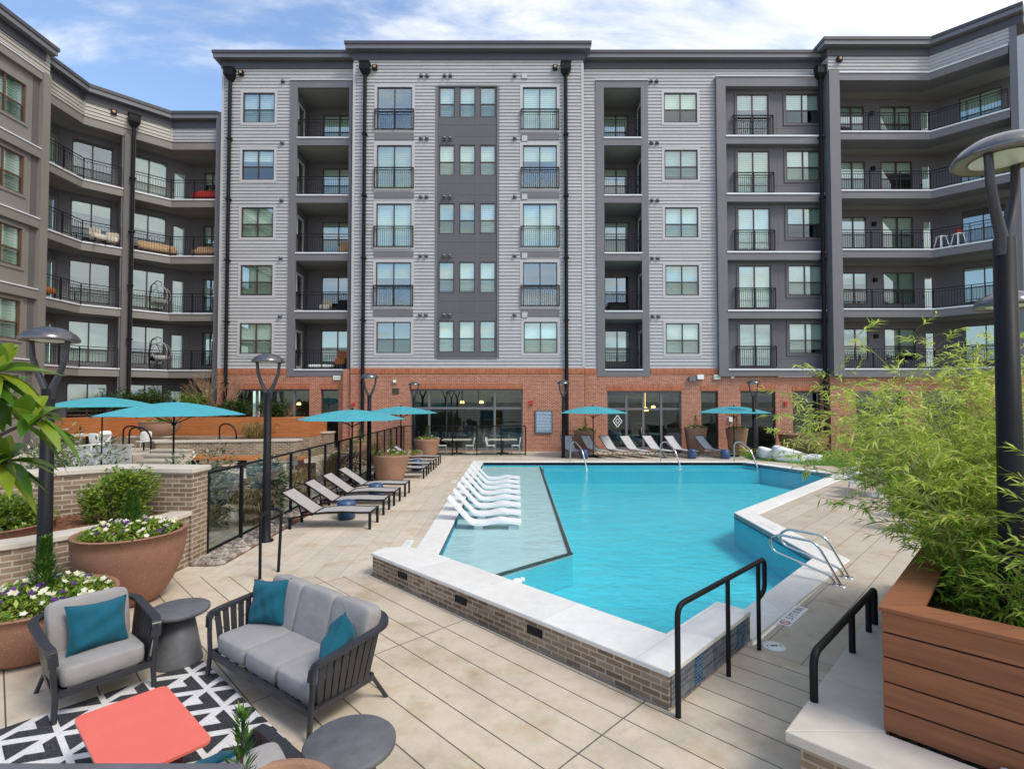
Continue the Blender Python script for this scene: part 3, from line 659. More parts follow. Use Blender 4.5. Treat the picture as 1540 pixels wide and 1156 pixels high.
# section B
yB = -.5
BO = [(-4.2,-.77,5.1,20.32)]
for k in range(2, 7):
    for a, b_ in ((-7.52,-5.57),(.6,2.5)):
        if k > 2:
            o = (a, b_, F[k]+.2, F[k]+2.62); BO.append(o); wtrim(*o, yB, .16)
            window(bk, None, *o, yB, rail=None, rooms=rooms, name='sliding_door'); juliet(bk, None, a-.1, b_+.1, F[k]+.2, F[k]+1.32, yB)
            dkl.box(a-.12, b_+.12, yB-.06, yB-.0, F[k]-.36, F[k]-.03)
        else:
            o = (a+.05, b_, F[k]+.88, F[k]+2.6); BO.append(o); wtrim(*o, yB); window(bk, None, *o, yB, rooms=rooms)
    ops = []
    for a, b_ in ((-4.06,-3.2),(-2.93,-2.05),(-1.79,-.92)):
        window(bk, None, a, b_, F[k]+.92, F[k]+2.66, yB+.03, cols=1, rooms=rooms, blind=rnd.choice([1,1,1,.9])); ops.append((a,b_,F[k]+.92,F[k]+2.66))
    BO2 = ops; z0 = F[k]-.35 if k > 2 else 5.1; z1 = F[k+1]-.35 if k < 6 else 20.32
    flat_wall(dk, -4.2, -.77, z0, z1, ops, yB-.0)
    if k > 2:
        for zz_ in (F[k]+.52, F[k]-.12): dkl.box(-4.19, -.78, yB-.012, yB-.001, zz_-.012, zz_+.012)
        for xx in (-3.05, -1.92): dkl.box(xx-.012, xx+.012, yB-.011, yB-.001, F[k]-.36, F[k]+.9)
for xx in (-4.2, -.77): dkl.box(xx-.06, xx+.06, yB-.05, yB+.02, 5.1, 20.32)
dkl.box(-4.14, -.83, yB-.05, yB+.02, 20.26, 20.36); dkl.box(-4.14, -.83, yB-.05, yB+.02, 5.04, 5.14)
lap(lapm, -8.85, 3.98, 4.55, 22.0, BO, yB)
for xx, q in ((-8.85,1),(3.98,-1)):
    lapm.quad(*([(xx,yB,4.55),(xx,yB,22.0),(xx,.02,22.0),(xx,.02,4.55)] if q > 0 else [(xx,.02,4.55),(xx,.02,22.0),(xx,yB,22.0),(xx,yB,4.55)]))
    trim.box(xx-.0*q, xx+.12*q, yB-.05, yB-.03, 4.55, 21.6); trim.box(xx-.02*q, xx, yB-.05, yB+.1, 4.55, 21.6)
# section C
CO = [(4.76,7.69,4.0,20.9),(11.5,17.7,4.0,21.0)]
for k in range(2, 7):
    o = (8.62, 10.5, F[k]+.88, F[k]+2.6); CO.append(o); wtrim(*o, 0); window(bk, None, *o, 0, rooms=rooms)
lap(lapm, 3.98, 17.75, 4.55, 22.0, CO, 0)
loggia(4.76, 7.69, 5.2, 7.3, 20.9, 5.55, 7.05, 1)
dkl.box(11.5, 12.02, -.28, .05, 4.1, 21.0); dkl.box(12.02, 17.75, -.28, .05, 20.45, 20.98); fl.box(11.46, 17.75, -.33, 0, 21.0, 21.05)
for k in range(2, 7):
    zt = (F[k+1]-.45) if k < 6 else 20.45; z = F[k]
    dkl.box(12.02, 17.75, -.27, .15, (z-.45) if k > 2 else 4.12, z-.05); fl.box(12.0, 17.75, -.32, .15, z-.05, z+.03)
    o1 = (12.78,14.62,z+.18,z+2.6); o2 = (15.58,17.5,z+.9,z+2.62)
    flat_wall(dk, 12.0, 17.75, z-.02, zt+.02, [o1,o2], .12)
    for o in (o1, o2): reveal(dk, o, .12, .1)
    wtrim(*o1, .12, .1, dk); wtrim(*o2, .12, .12, dk)
    window(bk, None, *o1, .12, rail=None, rooms=rooms, name='sliding_door'); window(bk, None, *o2, .12, rooms=rooms)
    juliet(bk, None, 12.55, 14.8, z+.16, z+1.3, .10)
    for xx in (12.62, 15.1): dkl.box(xx-.012, xx+.012, .108, .119, z+.03, zt)
    dkl.box(12.02, 17.75, .108, .119, z+.62, z+.645)
# vents, lights, downspouts
for k in range(2, 7):
    zz_ = F[k+1]-.3 if k < 6 else 20.85
    for x in (-5.35+.9, ): vent(bk, None, x-.45, zz_, yB)
    vent(bk, None, -3.6, zz_, yB-.02) if k < 6 else vent(bk, None, -3.6, zz_, yB)
    vent(bk, None, -.1+.25, zz_, yB, False); vent(bk, None, 8.05, zz_, 0); vent(bk, None, -13.0, zz_, 0, False)
    m = MB(); m.box(.55, .85, yB-.08, yB-.02, zz_-.14, zz_+.16); m.build('vent_hood', 'siding_trim', bk)
for x, y in ((-15.94,0),(-8.17,yB),(2.99,yB)): downspout(bk, None, x, .3, 20.95, y)
for x, y in ((-15.35,0),(-7.65,yB),(2.4,yB)): wall_light(bk, None, x, 21.3, y)
downspout(bk, None, 17.28, .3, 20.9, -.25)
# brick storey
ST = [(-15.45,-11.3,.35,3.4,0,(-14.3,-13.1,-12.2),None),(-10.67,-9.67,.15,3.4,0,(),2.2),(-5.57,.59,.05,3.4,yB,(-4.55,-.95),2.35),
      (5.3,9.45,.05,3.3,0,(6.4,7.35,8.35),2.3),(10.55,11.5,.05,3.3,0,(),2.3),(12.75,14.7,.05,3.3,0,(13.7,),2.3),(15.65,17.25,.05,3.3,0,(),2.2)]
flat_wall(brk, -16.45, -8.85, 0, 4.55, [s_[:4] for s_ in ST if s_[0] < -9]+[(-12.56,-9.07,4.12,5)], -.06)
flat_wall(brk, -8.85, 3.98, 0, 4.55, [s_[:4] for s_ in ST if -9 < s_[0] < 3]+[(-8.45,-8.44,0,.01)], yB-.06)
flat_wall(brk, 3.98, 17.75, 0, 4.55, [s_[:4] for s_ in ST if s_[0] > 4]+[(4.76,7.69,4.12,5),(11.5,17.75,4.1,5)], -.06)
brk.quad((-8.87,yB-.06,0),(-8.87,yB-.06,4.55),(-8.87,-.05,4.55),(-8.87,-.05,0)); brk.quad((4.0,-.05,0),(4.0,-.05,4.55),(4.0,yB-.06,4.55),(4.0,yB-.06,0))
brk.quad((-16.47,-.06,0),(-16.47,-.06,4.55),(-16.47,4,4.55),(-16.47,4,0))
brk.box(-9.32, -8.88, -.42, -.07, 0, 4.5)
for x0, x1, z0, z1, y, mul, tr in ST:
    reveal(brk, (x0,x1,z0,z1), y-.06, .25); sol.box(x0-.02, x1+.02, y-.085, y-.02, z1+.005, z1+.31)
    f = MB(); yy = y+.06; fw = .07; dz = .1
    f.box(x0, x0+fw, yy, yy+dz, z0, z1); f.box(x1-fw, x1, yy, yy+dz, z0, z1); f.box(x0+fw, x1-fw, yy, yy+dz, z1-.1, z1); f.box(x0+fw, x1-fw, yy, yy+dz, z0, z0+.12)
    if tr: f.box(x0+fw, x1-fw, yy+.005, yy+dz, tr-.06, tr+.06)
    for xm in mul: f.box(xm-.06, xm+.06, yy-.005, yy+dz+.01, z0+.1, z1-.1)
    fo = f.build('storefront', 'panel_lt' if x0 in (-5.57,-15.45,5.3) else 'frame', bk)
    g = MB(); g.quad((x0,yy+.05,z0),(x1,yy+.05,z0),(x1,yy+.05,z1),(x0,yy+.05,z1)); g.build('pane', 'pane_dk', fo)
    if x0 in (5.3, 12.75): h = MB(); hx = 7.2 if x0 == 5.3 else 14.45; h.box(hx, hx+.04, yy-.07, yy-.03, .9, 1.3); h.box(hx, hx+.04, yy-.04, yy-.008, .92, .97); h.box(hx, hx+.04, yy-.04, yy-.008, 1.23, 1.28); h.build('handle', 'steel', fo)
# thin mullions in the lounge window
f = MB()
for xm in (-3.6,-2.75,-1.85): f.box(xm-.03, xm+.03, yB+.07, yB+.14, .15, 3.3)
f.build('mullion', 'frame', bk)
for x0, x1, y in ((-16.45,-8.86,-.09),(-8.85,3.98,yB-.09),(3.98,11.48,-.09)):
    for xa, xb, za, zb in cells(x0, x1, 4.25, 4.56, [(-12.6,-9.0,4,5),(4.7,7.75,4,5)]): sol.box(xa, xb, y, y+.1, za, zb)
lr = MB()                                                     # the lounge behind the storefronts
lr.quad((-17,6,0),(18,6,0),(18,6,4.4),(-17,6,4.4)); lr.quad((-17,.3,.02),(18,.3,.02),(18,6,.02),(-17,6,.02)); lr.quad((-17,6,4.1),(18,6,4.1),(18,.3,4.1),(-17,.3,4.1))
lr.quad((17.9,.2,0),(17.9,6,0),(17.9,6,4.1),(17.9,.2,4.1)); lr.quad((-8.2,.3,0),(-8.2,6,0),(-8.2,6,4.1),(-8.2,.3,4.1)); lr.quad((4.5,.3,0),(4.5,6,0),(4.5,6,4.1),(4.5,.3,4.1)); lr.box(10.0,10.2,.3,6,0,4.1); lr.box(-.6,-.1,2.6,3.1,0,4.1); lr.box(-3.4,-2.6,5.4,5.9,.9,2.6)
for _ in range(26):
    x = random.uniform(-15.5,17); y = random.uniform(1.0,4.5); h_ = random.uniform(.4,1.1); ww = random.uniform(.3,.9); lr.box(x, x+ww, y, y+.5, .03, h_)
lr.build('lounge_interior', 'room', bk)
lw_ = MB()
for _ in range(16):
    x = random.choice([random.uniform(-5.2,.2), random.uniform(5.6,9.2), random.uniform(-15,-11.6)]); y = random.uniform(.9,3.4); lw_.lathe([(0,.73),(.38,.73),(.38,.77),(0,.77)], 16, (x,y,0)); lw_.tube([(x,y,.02),(x,y,.73)], .03, 6)
    for sx in (-1,1): lw_.box(x+sx*.55-.18, x+sx*.55+.18, y-.18, y+.18, .42, .47); lw_.box(x+sx*.74-.02, x+sx*.74+.02, y-.18, y+.18, .47, .85)
lw_.build('lounge_tables', 'white_pl', bk)['kind'] = 'stuff'
lw_ = MB(); lw_.box(-4.6,-2.9,4.6,5.4,.05,.8); lw_.box(6.0,7.6,4.6,5.4,.05,.8); lw_.box(-2.3,-1.2,5.85,5.95,1.6,2.5); lw_.build('lounge_sofa', 'blue_pl', bk)
lw_ = MB(); lw_.box(-1.2,.3,5.8,5.97,.4,3.2); lw_.box(8.0,9.2,5.8,5.97,.3,2.6); lw_.box(-14.5,-12.6,5.8,5.97,1.2,2.8); lw_.build('lounge_panel', 'wood_o', bk)
lt = MB(); lt.lathe([(.0,.22),(.14,.2),(.2,0),(.0,-.02)], 12, (7.85,1.6,2.15)); lt.tube([(7.85,1.6,2.3),(7.85,1.6,4.1)], .012, 5); lt.lathe([(.0,.16),(.1,.14),(.14,0),(.0,-.02)], 12, (8.6,2.6,2.3)); lt.lathe([(.0,.16),(.1,.14),(.14,0),(.0,-.02)], 12, (-3.0,2.2,2.6)); lt.lathe([(.0,.16),(.1,.14),(.14,0),(.0,-.02)], 12, (-1.9,3.2,2.6)); lt.lathe([(.0,.16),(.1,.14),(.14,0),(.0,-.02)], 12, (-12.9,2.4,2.5)); lt.build('pendant_lamps', 'bulb', bk)
em = MB()                                                     # white diamond mark on the glass
for s_, t_ in ((.34,.05),(.15,.04)):
    pts = [(5.9,-.0,1.62+s_),(5.9+s_*.72,-.0,1.62),(5.9,-.0,1.62-s_),(5.9-s_*.72,-.0,1.62)]
    for p, q in zip(pts, pts[1:]+pts[:1]): em.beam((p[0],.045,p[2]), (q[0],.045,q[2]), t_, .006, up=(0,1,0))
em.build('window_emblem', 'text_w', bk)
for nm, mb, mt in (('siding_wall',lapm,'siding'),('trim',trim,'siding_trim'),('panel_wall',dk,'panel'),('band',dkl,'panel_lt'),('flashing',fl,'flash'),('brick_wall',brk,'brick'),
                   ('soldier_course',sol,'brick_s'),('balcony_floor',sof,'soffit'),('balcony_wall',rec,'recess'),('interior',rooms,'dark')): (build_split if nm in ('flashing','balcony_floor') else MB.build)(mb, nm, mt, bk)
roof_edge(bk, [(-16.45,4),(-16.45,0),(-8.87,0)], [(-8.87,4)], 22.45)
roof_edge(bk, [(-8.85,.9),(-8.85,yB),(3.98,yB),(3.98,.9)], [], 22.62)
roof_edge(bk, [(3.99,0),(17.75,0)], [(17.75,4),(3.99,4)], 22.45)
rf = MB(); rf.quad((-16.4,.2,22.3),(18.5,.2,22.3),(18.5,14,22.3),(-16.4,14,22.3)); rf.box(-16.4,18,10,14,0,22.2); rf.build('flat_roof', 'roof_lt', bk)
# small fittings on the brick
def fit(name, x0, x1, z0, z1, y, mat, dep=.1):
    m = MB(); m.box(x0, x1, y-.07-dep, y-.065, z0, z1); return m.build(name, mat, bk)
fit('exit_light', -9.95, -9.55, 3.92, 4.14, 0, 'blind_w'); fit('louvre', -6.55, -6.2, 3.15, 3.45, yB, 'frame', .04); fit('flood_light', 9.85, 10.2, 3.85, 4.1, 0, 'roof_lt', .2)
fit('flood_light', 10.3, 10.65, 3.95, 4.2, 0, 'white_pl', .18); eo = fit('exit_light', 11.25, 11.6, 3.95, 4.2, 0, 'blind_w')
fit('fire_bell', .95, 1.15, 2.55, 2.75, yB, 'red'); fit('fire_bell', -8.75, -8.6, 2.5, 2.65, yB, 'red'); fit('camera_dome', -6.5, -6.35, 3.75, 3.9, yB, 'white_pl'); fit('fire_bell', 15.15,15.3,2.5,2.7,0,'red')
fit('camera_dome', 12.2, 12.35, 4.0, 4.12, 0, 'white_pl'); fit('wall_box', 12.05,12.25,1.6,1.85,0,'white_pl')

# ------------------------------------------------------------------ right wing
rw = thing('apartment_building', 'charcoal wing with deep angled balconies at the right end of the pool court', 'building', (21,28.25,0))
T0 = Matrix.Translation((-21,-28.25,0))
rooms, lapm, dk, dkl, fl, sof, rec, brk = [MB(T0) for _ in range(8)]; rooms = MB()
FR = [(18.07,28.25),(23.1,28.25),(25.35,26.0)]; BK = [(17.9,30.1),(25.1,30.1),(28.0,27.2)]
s45 = math.sqrt(.5)
dkl.box(17.5, 18.07, 28.13, 30.2, 4.1, 21.0); dkl.add([(25.35,25.95,4.1),(25.55,25.75,4.1),(26.6,26.8,4.1),(26.4,27.0,4.1),(25.35,25.95,22),(25.55,25.75,22),(26.6,26.8,22),(26.4,27.0,22)],[(0,1,5,4),(1,2,6,5),(3,0,4,7)])
def ribbon(mb, poly, off, z0, z1, close=None):
    P = [Vector(p) for p in poly]; pts = []
    for i, p in enumerate(P):
        u = (P[min(i+1,len(P)-1)]-P[i]) if i < len(P)-1 else (P[i]-P[i-1]); v = (P[i]-P[i-1]) if i else u
        u = u.normalized(); v = v.normalized(); n1, n2 = Vector((u.y,-u.x)), Vector((v.y,-v.x)); k = n1+n2; pts.append(tuple(p+k/k.dot(n1)*off))
    mb.prism(pts+[tuple(q) for q in reversed(close or [])], z0, z1)
for k in range(2, 8):
    z = F[k] if k < 7 else 20.95
    cl = [(x, y) for x, y in BK]
    ribbon(dkl, FR, 0.0, z-.45, z-.05, [(18.07,29.4),(23.6,29.4),(26.2,26.8)])
    ribbon(fl, FR, .05, z-.05, z+.02, [(18.07,28.6),(23.25,28.6),(25.6,26.25)])
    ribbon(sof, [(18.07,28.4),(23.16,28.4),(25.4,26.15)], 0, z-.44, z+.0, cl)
    if k == 7: continue
    zt = (F[k+1]-.44) if k < 6 else 20.5
    w1, w2, d1 = (19.2,20.75,z+.6,z+2.45), (21.65,23.5,z+.6,z+2.45), (23.95,24.65,z,z+2.3)
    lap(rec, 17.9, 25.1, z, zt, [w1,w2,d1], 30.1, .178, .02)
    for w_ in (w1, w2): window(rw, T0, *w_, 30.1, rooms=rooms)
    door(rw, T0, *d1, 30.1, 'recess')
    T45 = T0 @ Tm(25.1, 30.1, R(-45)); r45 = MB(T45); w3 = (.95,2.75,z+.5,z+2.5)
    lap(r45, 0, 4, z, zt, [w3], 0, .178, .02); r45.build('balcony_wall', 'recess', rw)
    rr = MB(); window(rw, T45, *w3, 0, rooms=rr); rr.build('interior', 'dark', rw)
    r = MB(T0); rail_run(r, [(18.1,28.33),(23.13,28.33),(25.36,26.1)], z+.02); r.build('balcony_railing', 'black', rw)
    for zz_ in (z+2.0,): m = MB(T0); m.box(21.05,21.25,29.95,30.08,zz_-.12,zz_+.12); m.build('wall_light', 'black', rw)
lap(lapm, 17.5, 23.1, 21.0, 22.1, (), 28.25); l2 = MB(T0 @ Tm(23.1,28.25,R(-45))); lap(l2, 0, 3.25, 21.0, 22.1, (), 0); l2.build('siding_wall', 'siding', rw)
lapm.quad((17.5,28.25,21),(17.5,28.25,22.1),(17.5,29.1,22.1),(17.5,29.1,21))
l2 = MB(T0 @ Tm(25.45,25.9,R(-45))); l2.quad((0,-.02,4.2),(.7,-.02,4.2),(.7,-.02,21.2),(0,-.02,21.2)); l2.build('corner_board', 'siding_trim', rw)
flat_wall(brk, 17.5, 30, 0, 4.15, [(18.9,21.5,.05,3.3),(22.6,25.0,.05,3.3)], 28.5)
brk.quad((17.5,28.5,0),(17.5,28.5,4.15),(17.5,29.0,4.15),(17.5,29.0,0))
gw = MB(T0); gw.quad((18.9,28.75,0),(25,28.75,0),(25,28.75,3.3),(18.9,28.75,3.3)); gw.build('pane', 'pane_dk', rw)
gr = MB(T0); gr.box(17.6,31,31.5,31.7,0,4.1); gr.box(17.6,31,28.9,31.5,3.5,3.6); gr.box(30.8,31,28.6,31.6,0,4); gr.box(17.6,31,28.8,31.5,.005,.02); gr.build('lounge_interior', 'dark', rw)
for nm, mb, mt in (('siding_wall',lapm,'siding'),('band',dkl,'panel_lt'),('flashing',fl,'flash'),('balcony_floor',sof,'soffit'),('balcony_wall',rec,'recess'),('interior',rooms,'dark'),('brick_wall',brk,'brick')): (build_split if nm in ('flashing','balcony_floor') else MB.build)(mb, nm, mt, rw)
rw2 = []
roof_edge(rw, [(-3.5,3),(-3.5,0),(2.1,0),(4.75,-2.65)], [(9,1.0),(9,6)], 22.68)
wall_light(rw, T0, 18.1, 21.6, 28.25)

# ------------------------------------------------------------------ left wing
lw = thing('apartment_building', 'lower taupe wing with curved rows of balconies at the left of the court', 'building', (-21,27,0))
T0 = Matrix.Translation((21,-27,0))
rooms, lapm, dk, dkl, fl, sof, rec, tp = [MB(T0) for _ in range(8)]
FR = [(-22.45,24.3),(-22.45,26.8),(-19.65,29.6),(-16.9,29.6)]; BK = [(-24.0,24.2),(-24.0,27.15),(-19.65,31.5),(-16.3,31.5)]
G = {1:1.15, 2:4.5, 3:7.76, 4:11.06, 5:14.34, 6:17.7}
def seg(i, poly): a, b_ = Vector(poly[i]), Vector(poly[i+1]); return T0 @ Tm(a.x, a.y, math.atan2(b_.y-a.y, b_.x-a.x)), (b_-a).length
for k in range(1, 7):
    z = G[k]
    if k > 1:
        ribbon(dkl, FR, 0.0, z-.44, z-.05, [(-23.2,24.3),(-23.2,27.1),(-19.95,30.4),(-16.9,30.4)])
        if k < 6: ribbon(fl, FR, .05, z-.05, z+.02, [(-22.8,24.3),(-22.8,26.95),(-19.8,29.95),(-16.9,29.95)])
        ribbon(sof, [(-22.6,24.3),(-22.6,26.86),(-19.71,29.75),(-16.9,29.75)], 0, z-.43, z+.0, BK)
    if k == 6: continue
    zt = G[k+1]-.43
    sg = [seg(i, BK) for i in range(3)]
    ops0 = [(2.05,2.85,z,z+2.35)]; ops1 = [(.5,2.25,z+.35,z+2.55),(3.05,4.85,z+.35,z+2.55),(5.1,5.9,z,z+2.3)]; ops2 = [(.75,1.75,z+.4,z+2.4)]
    for (T, L), ops in zip(sg, (ops0, ops1, ops2)):
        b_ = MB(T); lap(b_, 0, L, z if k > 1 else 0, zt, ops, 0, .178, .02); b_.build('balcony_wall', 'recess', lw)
    rr = MB(); door(lw, sg[0][0], *ops0[0], 0, 'taupe')
    for o in ops1[:2]: window(lw, sg[1][0], *o, 0, rail=.32, rooms=rr, blind=rnd.choice([0,.3,.4,.2,1]) )
    door(lw, sg[1][0], *ops1[2], 0, 'taupe_dk'); window(lw, sg[2][0], *ops2[0], 0, rooms=rr); rr.build('interior', 'dark', lw)
    dkl.box(0,0,0,0,0,0) if False else None
    if k > 1:
        r = MB(T0); rail_run(r, [(-22.37,24.35),(-22.37,26.77),(-21.25,27.89)], z+.02); r.build('balcony_railing', 'black', lw)
        r = MB(T0); rail_run(r, [(-20.95,28.19),(-19.62,29.52),(-16.95,29.52)], z+.02); r.build('balcony_railing', 'black', lw)
    b_ = MB(sg[1][0]); b_.box(2.5, 2.8, -1.3, 0, z, zt); b_.build('divider_wall', 'recess', lw)
TP = T0 @ Tm(-21.05, 28.2, R(45)); b_ = MB(TP); b_.box(-.25, .25, -.1, .3, 0, 17.35); b_.build('pilaster', 'taupe_dk', lw)
downspout(lw, TP, .12, .2, 17.9, -.1, .09)
b_ = MB(T0); b_.box(-16.95, -16.5, 29.3, 31.6, 0, 19.3); b_.build('pilaster', 'panel_lt', lw)
for i, mt in ((0,'siding_warm'),(1,'siding_warm'),(2,'siding')):
    T, L = seg(i, FR); b_ = MB(T); lap(b_, 0, L, 17.7, 18.75, (), 0); b_.box(L-.09, L+.0, -.05, -.03, 17.7, 18.6); b_.build('siding_wall', mt, lw)
TW, L = seg(0, [(-22.0,8),(-22.0,24.25)])
ops = []; trm = MB(TW)
for k in range(1, 6):
    z = G[k]
    for a in (13.35, 10.2, 6.5): ops.append((a, a+1.85, z+1.0, z+2.75))
b_ = MB(TW); flat_wall(b_, 0, 15.55, 0, 17.95, ops, .12)
for o in ops:
    reveal(b_, o, .12, .1)
    if o[0] > 10: window(lw, TW, *o, .14, rooms=(rr := MB()), fm='frame_br', blind=1); rr.build('interior', 'dark', lw)
    wtrim(*o, .12, .12, b_)
b_.build('panel_wall', 'taupe', lw)
b_ = MB(TW)
b_.box(15.85, 16.25, -.1, .4, 0, 18.2)
for k in range(2, 7): b_.box(0, 15.85, -.06, .2, G[k]-.30 if k < 6 else 17.75, G[k]+.12 if k < 6 else 18.1)
b_.build('band', 'taupe', lw)
b_ = MB(TW); b_.box(15.55, 15.85, .1, .5, 0, 17.8); b_.build('dark_recess', 'taupe_dk', lw)
b_ = MB(TW)
for k in range(2, 7): b_.box(0, 15.86, -.10, .1, (G[k]+.12) if k < 6 else 18.1, (G[k]+.17) if k < 6 else 18.15)
b_.build('flashing', 'flash', lw)
b_ = MB(TW); lap(b_, 0, 16.25, 18.1, 19.3, (), .0); b_.add([(16.25,.0,18.1),(16.25,2,18.1),(16.25,2,19.3),(16.25,.0,19.3)],[(0,1,2,3)]); b_.build('siding_wall', 'siding_warm', lw)
for nm, mb, mt in (('band',dkl,'taupe'),('flashing',fl,'flash'),('balcony_floor',sof,'soffit')): build_split(mb, nm, mt, lw)
def rel(pts, o=(-21,27)): return [(x-o[0], y-o[1]) for x, y in pts]
roof_edge(lw, rel(FR), rel([(-16.5,29.6),(-16.5,36),(-30,36),(-30,24.3)]), 19.32, .4)
roof_edge(lw, rel([(-22,6),(-22,23.9),(-24,23.9)]), rel([(-30,23.9),(-30,6)]), 19.55, .42)
wall_light(lw, TP, -.75, 18.35, .06)

# ------------------------------------------------------------------ lamps
def make_lamp():
    r = thing('lamp_post', '', 'lamp post', (0,0,0), 0, 'dome-topped lamp posts round the pool court')
    m = MB(); m.lathe([(.0,.0),(.14,.0),(.14,.03),(.088,.05),(.082,.5),(.068,2.98),(.0,2.98)], 16); m.build('pole', 'black', r)
    for sx in (-1, 1):
        m = MB(); m.tube([(sx*.03,0,2.85),(sx*.045,0,3.0),(sx*.13,0,3.18),(sx*.195,0,3.38),(sx*.215,0,3.6)], [.045,.043,.036,.032,.03], 8); m.build('arm', 'dkgrey', r)
    m = MB(); m.lathe([(.30,3.585),(.315,3.60),(.31,3.625),(.27,3.68),(.19,3.735),(.09,3.765),(.0,3.77)], 28); m.build('dome', 'lampd', r)
    m = MB(); m.lathe([(.305,3.59),(.2,3.6),(.2,3.62),(.0,3.62)], 28); m.build('underside', 'lamp_in', r)
    m = MB(); m.lathe([(.2,3.595),(.12,3.58),(.0,3.575)], 24); m.build('lens', 'lamp_gl', r)
    return r
copies(make_lamp(), [
    (-4.94,10.5,0,.15,'black lamp post beside the nearest dark lounger at the glass fence'),
    (-5.9,6.6,0,.1,'black lamp post in front of the mulch bed with the two green bushes'),
    (-5.0,18.2,0,.0,'black lamp post next to the terracotta planter between the two rows of dark loungers'),
    (-5.15,27.3,0,.0,'small black lamp post in front of the lounge window at the brick wall'),
    (2.5,25.3,0,.3,'black lamp post between the blue rules sign and the far teal umbrella'),
    (11.5,24.7,0,.0,'black lamp post at the edge of the green lawn beside the white pod chairs'),
    (3.78,3.95,1.1,.45,'large black lamp post rising out of the wooden bamboo planter'),
    (5.85,6.1,.35,.5,'half-hidden lamp post behind the bamboo clump, its dome left of the large lamp pole')])

# ------------------------------------------------------------------ umbrellas
def make_umbrella():
    r = thing('umbrella', '', 'umbrella', (0,0,0), 0, 'teal market umbrellas')
    m = MB(); m.lathe([(0,0),(.26,0),(.26,.05),(.24,.07),(.03,.08),(.03,.3),(.0,.3)], 20); m.build('base', 'black', r)
    m = MB(); m.tube([(0,0,.1),(0,0,2.46)], .024, 8); m.build('pole', 'black', r)
    m = MB(); NR, SUB = 8, 4; rings = 6; vs = []; n = NR*SUB
    for i in range(rings+1):
        t = i/rings
        for j in range(n):
            a = 2*PI*j/n; seg_ = (j % SUB)/SUB; chord = math.cos(PI/NR)/math.cos((seg_-.5)*2*PI/NR)
            rr = 1.78*t*chord*(1-.04*math.sin(PI*seg_)*t); z = 2.5-.33*(t**1.55)-.09*math.sin(PI*seg_)*t*(1.1-t)*2+ .02*math.sin(PI*seg_)*t*t
            vs.append((rr*math.cos(a), rr*math.sin(a), z))
    fs = [(i*n+j, i*n+(j+1)%n, (i+1)*n+(j+1)%n, (i+1)*n+j) for i in range(rings) for j in range(n)]
    m.add(vs, fs, True); c = m.build('canopy', 'teal', r)
    m = MB(); m.lathe([(.0,2.56),(.03,2.55),(.05,2.5),(.0,2.49)], 10); m.build('finial', 'black', c)
    for k in range(8):
        a = 2*PI*k/8; m = MB()
        pts = [(1.77*t*math.cos(a), 1.77*t*math.sin(a), 2.48-.33*(t**1.55)) for t in (0.03,.3,.6,.85,1)]
        m.tube(pts, .011, 5); m.tube([(.04*math.cos(a),.04*math.sin(a),1.95),(.95*math.cos(a),.95*math.sin(a),2.34)], .010, 5); m.build('rib', 'black', r)
    m = MB(); m.lathe([(.0,1.9),(.05,1.9),(.05,1.98),(.0,1.98)], 10); m.build('hub', 'black', r)
    return r
um = copies(make_umbrella(), [
    (-5.35,17.4,0,.2,'teal umbrella over the dark loungers beside the glass fence'),
    (-5.35,25.0,0,.1,'teal umbrella beside the lounge window, half hidden behind the nearer fence umbrella'),
    (4.0,25.6,0,.3,'teal umbrella over the silver loungers, left of the diamond window emblem'),
    (11.1,26.0,0,.1,'teal umbrella beside the lamp post at the lawn edge'),
    (-8.85,13.6,.2,.15,'large teal umbrella over the planted court behind the bare shrub'),
    (-14.2,18.0,.42,.3,'teal umbrella over the white tables in front of the long wooden planter')])
um[4].scale = (1.0,1.0,1.03)

# ------------------------------------------------------------------ loungers on the deck
def make_lounger():
    r = thing('sun_lounger', '', 'sun lounger', (0,0,0), 0, 'dark framed sling loungers along the glass fence')
    prof = [(-1.02,.80),(-.72,.60),(-.40,.385),(-.3,.345),(0,.375),(.35,.385),(.7,.37),(.95,.375)]
    m = MB()
    for (x0,z0),(x1,z1) in zip(prof, prof[1:]):
        m.add([(x0,-.29,z0),(x1,-.29,z1),(x1,.29,z1),(x0,.29,z0),(x0,-.29,z0-.012),(x1,-.29,z1-.012),(x1,.29,z1-.012),(x0,.29,z0-.012)], [(0,1,2,3),(7,6,5,4),(0,4,5,1),(2,6,7,3)], False)
    m.build('sling', 'sling', r)
    m = MB()
    for y in (-.32, .32):
        m.tube([(x, y, z-.01) for x, z in prof[3:]], .024, 6); m.tube([(x, y, z-.005) for x, z in prof[:3]], .02, 6); m.tube([(-.85,y,.22),(-.55,y,.29),(-.3,y,.335)], .022, 6)
    for x, z in (prof[0], prof[-1], prof[3]): m.tube([(x,-.32,z),(x,.32,z)], .02, 6)
    m.build('frame', 'black', r)
    for x, z in ((.93,.37),(-.82,.24)):
        for y in (-.32,.32): m = MB(); m.box(x-.026, x+.026, y-.026, y+.026, 0, z); m.build('leg', 'black', r)
    m = MB()
    for y in (-.2,.2): m.tube([(-.7,y,.58),(-.62,y,.27)], .014, 5)
    m.tube([(-.62,-.32,.27),(-.62,.32,.27)], .014, 5); m.build('back_prop', 'black', r)
    return r
lo = make_lounger()
